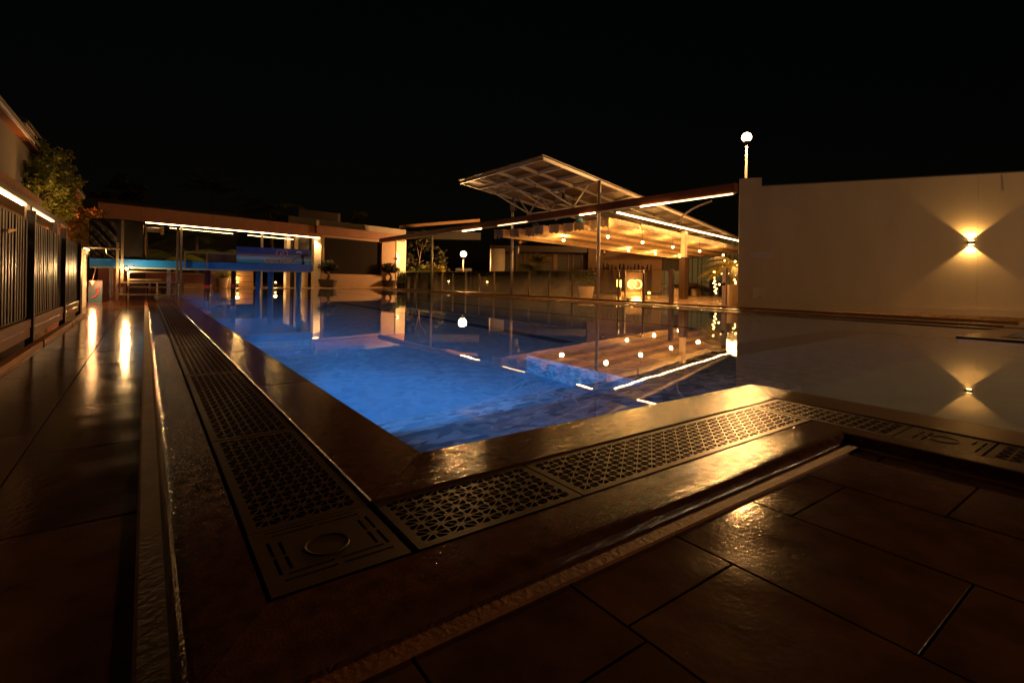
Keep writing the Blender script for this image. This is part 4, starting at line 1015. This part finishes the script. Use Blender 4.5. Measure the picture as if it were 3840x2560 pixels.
MB().bbox(pcx.x-hw-.09,pcx.x+hw+.09,pcx.y-hw-.09,pcx.y+hw+.09,PFZ,PFZ+.06,.006).build('base','brown_wall',pcl)
# back walls
BD = 37.0
def backbox(mb, px0, px1, D, D2, z0, z1):
    P_ = [atD(px0,1054,D),atD(px1,1054,D),atD(px1,1054,D)+FW*(D2-D),atD(px0,1054,D)+FW*(D2-D)]
    return mb.add([(p.x,p.y,z0) for p in P_]+[(p.x,p.y,z1) for p in P_],[(3,2,1,0),(4,5,6,7),(0,1,5,4),(1,2,6,5),(2,3,7,6),(3,0,4,7)])
bw = thing('pavilion_back_wall','plain brown back wall of the pavilion behind the neon sign','wall',atD(2330,1100,BD))
backbox(MB(),2205,2482,BD,BD+.3,PFZ,4.2).build('wall','brown_wall',bw)
backbox(MB(),2205,2482,BD-.05,BD-.001,PFZ,PFZ+.14).build('skirting','dark_wood',bw)
sd = thing('blue_shed','grey blue corrugated shed wall at the back of the pavilion','shed',atD(2620,1100,BD))
backbox(MB(),2484,2860,BD,BD+.3,PFZ,4.0).build('wall','shed_blue',sd)
px = 2490
while px < 2860:
    backbox(MB(),px,px+2.2,BD-.05,BD-.001,PFZ,4.0).build('rib','dark_wall' if random.random()<.35 else 'shed_blue',sd); px += random.choice((6.5,7.5,9.5))
backbox(MB(),2484,2560,BD-.08,BD-.001,1.6,2.7).build('dark_opening','dark_wall',sd)
df = thing('dark_facade','dark panelled facade with tan uprights behind the balustrade','facade',atD(2020,1100,BD+1))
backbox(MB(),1835,2204,BD+1,BD+1.3,PFZ,2.85).build('wall','dark_wall',df)
for a,b_ in ((1935,1939),(1965,1969),(1985,1988),(2074,2089),(2128,2133),(2146,2151),(2180,2185)):
    backbox(MB(),a,b_,BD+.9,BD+.999,PFZ,2.8).build('upright','tan_wall',df)
backbox(MB(),1835,2204,BD+.3,BD+1.3,2.86,3.3).build('eave','dark_wood',df)
wp_ = thing('pale_pier','pale rounded wall pier beside the dark facade','pier',atD(1862,1100,BD))
c = atD(1864,1100,BD); MB().lathe([(.55,PFZ),(.55,3.0)],(c.x,c.y,0),24).build('shaft','white_wall',wp_,True)
lw = thing('louvred_shed','small louvred wall lit by the low lamp mast','shed',atD(1735,1000,43.5))
for k in range(7): backbox(MB(),1708,1768,46.4-.05*(k%2),46.7,PFZ+.28*k,PFZ+.28*k+.25).build('louvre','night_wall',lw)
lr = thing('low_roof','pale roof edge seen over the far end of the perimeter beam','roof',atD(1700,830,48))
MB().quadbox(atD(1500,846,48),atD(1500,856,48),atD(1800,832,48),atD(1800,822,48),.25).build('roof_edge','tan_wall',lr)
backbox(MB(),1500,1800,48.5,49,4.6,5.3).build('roof_slope','night_wall',lr)

# neon sign
sgD = BD-4.5
def sg(x,y): return atD(*m5(x,y),sgD)
sn = thing('neon_sign','glowing neon double ring logo on a dark stand behind the glass gate','sign',sg(2030,1090))
kx = sgD/FPX*.18707
arcs(MB(),sg(2033,885),85*kx,9.5*kx,RT0,UP0).build('ring_logo','neon',sn,True)
backbox(MB(),m5(1850,0)[0],m5(2230,0)[0],sgD+.15,sgD+.25,PFZ+.25,1.35).build('backing_board','dark_wood',sn)
for k,(a,b_) in enumerate(((1770,1840),(1862,1925),(1950,2110),(2130,2180))):
    MB().obox(sg(a,1058),sg(b_,1058),.09,.09).build('name_bar','neon',sn)
backbox(MB(),m5(1760,0)[0],m5(2230,0)[0],sgD-.05,sgD+.14,PFZ,PFZ+.24).build('stand','planter',sn)
lamp('neon_glow','POINT',220,(1.0,.47,.10),sg(2033,900)-FW*.5,sn,.3)
for k,(x,y0,y1,lab) in enumerate(((1690,795,935,'left of two short upright neon bars near the sign'),(1750,805,945,'right of two short upright neon bars near the sign'))):
    t = thing('neon_bar',lab,'neon light',sg(x,940)); MB().obox(sg(x,y0),sg(x,y1),.07,.07,(1,0,0)).build('tube','neon',t); MB().obox(sg(x,y1),V((sg(x,y1).x,sg(x,y1).y,PFZ)),.05,.05,(1,0,0)).build('stand','black',t)
t = thing('floor_light','small glowing uplight on the pavilion floor right of the neon sign','lamp',sg(2320,1060)); MB().sphere(sg(2320,1060),.09,10,6).build('globe','neon',t); MB().obox(sg(2320,1064),V((sg(2320,1064).x,sg(2320,1064).y,PFZ)),.1,.1,(1,0,0)).build('base','black',t)
# upturned chairs behind the balustrade
for k,px in enumerate((1165,1400,1500,1725,1815,2025,2105,2280)):
    c = atD(m5(px,0)[0],1054,BD-1.0-.25*(k%2)); zt = atD(*m5(px,[560,465,495,475,505,485,515,495][k]),BD-1.0).z
    t = thing('upturned_chair','dark chair turned upside down on a table, %s along the brown wall' % ['first from the left','second from the left','third from the left','fourth from the left','fifth from the left','sixth from the left','seventh from the left','last on the right'][k],'chair',(c.x,c.y,PFZ),'upturned chairs along the brown wall')
    s_ = .17
    MB().bbox(c.x-.22,c.x+.22,c.y-.22,c.y+.22,zt-.50,zt-.45,.01).build('seat','dark_wood',t)
    MB().bbox(c.x-.24,c.x+.24,c.y-.24,c.y-.20,PFZ+.30,zt-.50,.01).build('backrest','dark_wood',t)
    for dx in (-s_,s_):
        for dy in (-s_,s_): MB().obox((c.x+dx,c.y+dy,zt-.45),(c.x+dx*1.1,c.y+dy*1.1,zt-(.18 if dy>0 else 0)),.06,.06,(1,0,0)).build('leg','black',t)
tt = thing('long_table','long dark table carrying the upturned chairs','table',(atD(2320,1054,BD-1).x,atD(2320,1054,BD-1).y,PFZ))
backbox(MB(),2205,2440,BD-1.4,BD-.6,PFZ+.26,PFZ+.30).build('table_top','dark_wood',tt)
for px in (2210,2270,2330,2390,2436): backbox(MB(),px,px+3,BD-1.05,BD-.95,PFZ,PFZ+.26).build('leg','dark_wood',tt)
# fans
def fan(label, c, r, pole_to):
    c = V(c); t = thing('wall_fan',label,'fan',c); n = -FW
    ax = RT0; ay = UP0
    for q in (1.0,.75,.5,.28): MB().tube([c+ax*(r*q*math.cos(2*math.pi*k/24))+ay*(r*q*math.sin(2*math.pi*k/24))+n*(.05*(1-q)) for k in range(25)],.006,4,False).build('cage_ring','black',t)
    for k in range(3):
        a = k*2.094+.4; d = ax*math.cos(a)+ay*math.sin(a); e = ax*-math.sin(a)+ay*math.cos(a)
        MB().quadbox(c+d*.05-e*.03,c+d*r*.85-e*.09,c+d*r*.85+e*.09,c+d*.05+e*.05,.008).build('blade','dark_wall',t)
    MB().tube([c-n*.05,c+n*.06],.06,12).build('hub','banner_gold',t); MB().tube([c-n*.05,c-n*.2],.07,12).build('motor','black',t)
    MB().tube([c-n*.15,V(pole_to)],.02,6).build('arm','black',t); return t
fc_ = atX(*c4(890,880),GX+.02); fan('round black fan fixed to the pale post left of the pavilion',fc_,.25,(GX,18.2,fc_.z-.35))
tb_ = atX(*c4(852,950),GX+.03); o = MB().bbox(tb_.x-.02,tb_.x+.03,tb_.y-.16,tb_.y+.02,tb_.z-.18,tb_.z+.16,.01).build('fan_box','white_wall'); tag(o,'small white control box under the fan on the pale post','box')
f2 = atD(*c5(178,820),28); fan('black fan in front of the brown back wall',f2,.24,f2+V((.1,0,.6)))
# plants of the pavilion
def pfl(x,y,D=None):
    p = G(x,y,PFZ) if D is None else atD(x,y,D); return V((p.x,p.y,PFZ))
potted_palm('tall potted palm with bushy heads behind the middle glass panels',pfl(2035,0,27),.60,.36,.95,30,'leaf_gold',80,stem=1.15,droop=.55,up=1.6)
potted_palm('shorter potted palm leaning beside the tall one behind the glass',pfl(2005,0,26.5),.60,.34,.9,28,'leaf',81,stem=.7,droop=.6,up=1.6)
potted_palm('low potted palm before the dark facade behind the glass',pfl(2072,0,32),.55,.4,.9,10,'leaf_dark',82,stem=.35,droop=.8)
potted_palm('pale potted palm in front of the blue shed wall',pfl(*m4(1070,1085)),.50,.30,1.55,13,'leaf_rust',83,up=1.15,droop=1.0,nl=18)
potted_palm('rust leaved potted palm between gate post and pavilion column',pfl(*m4(700,1085)),.50,.30,1.3,11,'leaf_rust',84,up=1.1,droop=.9)
potted_palm('leafy potted shrub behind the third glass panel',pfl(1835,0,33),.45,.35,.8,12,'leaf',85,stem=.15,droop=.7)
for k,(x,D,lab) in enumerate(((1645,37,'golden lit shrub left of the low lamp mast'),(1610,38,'dark shrub between pale post and hedge'))):
    b_ = pfl(x,0,D); tree('lamp_shrub',lab,b_,[(b_+V((0,0,1.0)),(.7,.7,.5)),(b_+V((.3,0,1.5)),(.5,.5,.4)),(b_+V((-.4,.1,1.3)),(.45,.45,.5))],3,'leaf' if k else 'leaf_gold',1500,.16,90+k,r0=.04)
for k,(x,y,w_,lab) in enumerate(((m5(390,0)[0],1090,.34,'left pale planter pot behind the glass panels'),(m5(1155,0)[0],1104,.40,'pale planter pot just left of the pale post behind the glass'))):
    c = pfl(x,0,29 if k==0 else 24.5); t = thing('shrub_pot',lab,'plant',c,'pale planter pots'); pot(t,c,w_*.72,w_,.62); rr = random.Random(95+k)
    lm = MB(); leaves(lm,c+V((0,0,1.0)),(.55,.55,.42),420,.15,rr,.3,.2); lm.build('crown','leaf_dark',t)
# fairy light palm in the big pot
fb = pfl(*m4(1850,1330)); fb = V((fb.x*.98,fb.y*.98,PFZ))
t = potted_palm('large golden palm in a tall pale pot wrapped in fairy lights by the wall',fb,.82,.28,1.35,17,'leaf_gold',99,group='fairy light palms',stem=.55,nl=22,up=1.2,droop=1.0)
Df = (fb-EYE).dot(FW)
spots = [(1620,520),(1605,660),(1455,740),(1465,805),(1440,845),(1485,870),(1555,870),(1460,920),(1500,955),(1470,1000),(1745,665),(1830,700),(1850,775),(1865,690),(1875,820),(1730,455),(1660,405),(1900,500),(1865,420),(1875,850),(1490,1100-60),(1905,590),(1880,930),(1480,640),(1455,625),(1850,925)]
for k,(x,y) in enumerate(spots):
    p = atD(*m4(x,y),Df+random.Random(k).uniform(-.35,.2)); MB().sphere(p,.026 if k%3 else .034,8,6).build('fairy_light','fairy',t)
lamp('fairy_glow','POINT',70,BULB,fb+V((-.3,-.3,1.5)),t,.4)
# dark pillars before the shed
for k,(x,yt,yb_,w_,lab) in enumerate(((1405,570,1090,60,'black square pillar in front of the blue shed wall'),(1575,800,1090,45,'short black pillar near the fairy light palm'))):
    c = pfl(*m4(x,yb_)); D = (c-EYE).dot(FW); h_ = atD(*m4(x,yt),D).z; hw = w_*.1913/FPX*D/2
    o = MB().bbox(c.x-hw,c.x+hw,c.y-hw,c.y+hw,PFZ,h_,.01).build('black_pillar','post_black'); tag(o,lab,'pillar')
for k,(x,yt,yb_) in enumerate(((1340,800,1065),(1520,880,1065))):
    p = G(*m4(x,yb_),PFZ); D = (p-EYE).dot(FW)
o = backbox(MB(),m4(1190,0)[0],m4(1375,0)[0],BD-.5,BD-.42,.92,.97).build('hand_rail','stainless'); tag(o,'short shiny handrail in front of the blue shed wall','handrail')

# ================================================================== RIGHT WALL
W0, W1 = V((13.36,7.56,0)), V((16.4,2.34,0)); WD = (W1-W0).normalized(); WN = V((WD.y,-WD.x,0))
if WN.x > 0: WN = -WN
def wp2(x,y,off=0.0): return onpl(x,y,W0+WN*off,WN)
def wbox(mb, s0, s1, o0, o1, z0, z1):
    a = W0+WD*s0+WN*o0; b_ = W0+WD*s1+WN*o0; c = W0+WD*s1+WN*o1; d = W0+WD*s0+WN*o1
    return mb.add([(p.x,p.y,z0) for p in (a,b_,c,d)]+[(p.x,p.y,z1) for p in (a,b_,c,d)],[(3,2,1,0),(4,5,6,7),(0,1,5,4),(1,2,6,5),(2,3,7,6),(3,0,4,7)])
rw = thing('pale_wall','long plain beige wall with low skirting on the right of the pool','wall',W0)
zt0, zt1 = wp2(2861,693).z, wp2(3838,652).z
ZW = (zt0+zt1)/2; sp_ = (wp2(2857,690)-W0).dot(WD)
print('wall top', zt0, zt1)
seams = [sp_, (wp2(2925,800)-W0).dot(WD), (wp2(3668,800)-W0).dot(WD), 11.5]
for a,b_ in zip(seams[:-1],seams[1:]): wbox(MB(), a+.0015, b_-.0015, -.28, 0, 0, ZW).build('panel','wall_paint',rw)
wbox(MB(), 0, sp_-.001, -.30, .012, 0, wp2(2815,668).z).build('pilaster','wall_paint',rw)
wbox(MB(), -.02, 11.5, .013, .05, .0, .16).build('skirting','wall_paint',rw)
wbox(MB(), sp_, 11.5, -.285, .012, ZW+.001, ZW+.03).build('coping','dark_wall',rw)
def wrect(px0,py0,px1,py1): return (wp2(px0,py0)-W0).dot(WD),(wp2(px1,py1)-W0).dot(WD),wp2(px1,py1).z,wp2(px0,py0).z
a,b_,z0,z1 = wrect(*c6(232,802),*c6(402,836))
t = thing('wall_strip','unlit pale strip light fitting on the beige wall','light fitting',wp2(*c6(317,820)))
wbox(MB(),a,b_,.013,.05,z0,z1).build('body','white_wall',t); wbox(MB(),a+.02,b_-.02,.0505,.06,z0+.015,z1-.015).build('diffuser','lamp_face',t)
a,b_,z0,z1 = wrect(*c6(240,1055),*c6(368,1165))
t = thing('access_panel','square access panel low on the beige wall near its corner','access panel',wp2(*c6(305,1110)))
wbox(MB(),a,b_,.014,.03,z0,z1).build('frame','wall_paint',t); dr = wbox(MB(),a+.05,b_-.05,.031,.042,z0+.04,z1-.05).build('door','cream',t); wbox(MB(),(a+b_)/2-.05,(a+b_)/2+.05,.043,.055,z0+.06,z0+.075).build('handle','post_black',dr)
o = MB().tube([wp2(*c6(2180,197),.02),wp2(*c6(2188,250),.03),wp2(*c6(2192,320),.03)],.006,6).build('hanging_cable','cable'); tag(o,'short black cable hanging over the top of the beige wall','cable')
sconce('bright up and down wall lamp on the beige wall throwing an hourglass of light',wp2(*c6(1938,722)),WN,(0,0,1),40,104,sc_=1.15)
print('SCRIPT DONE', len(bpy.data.objects))
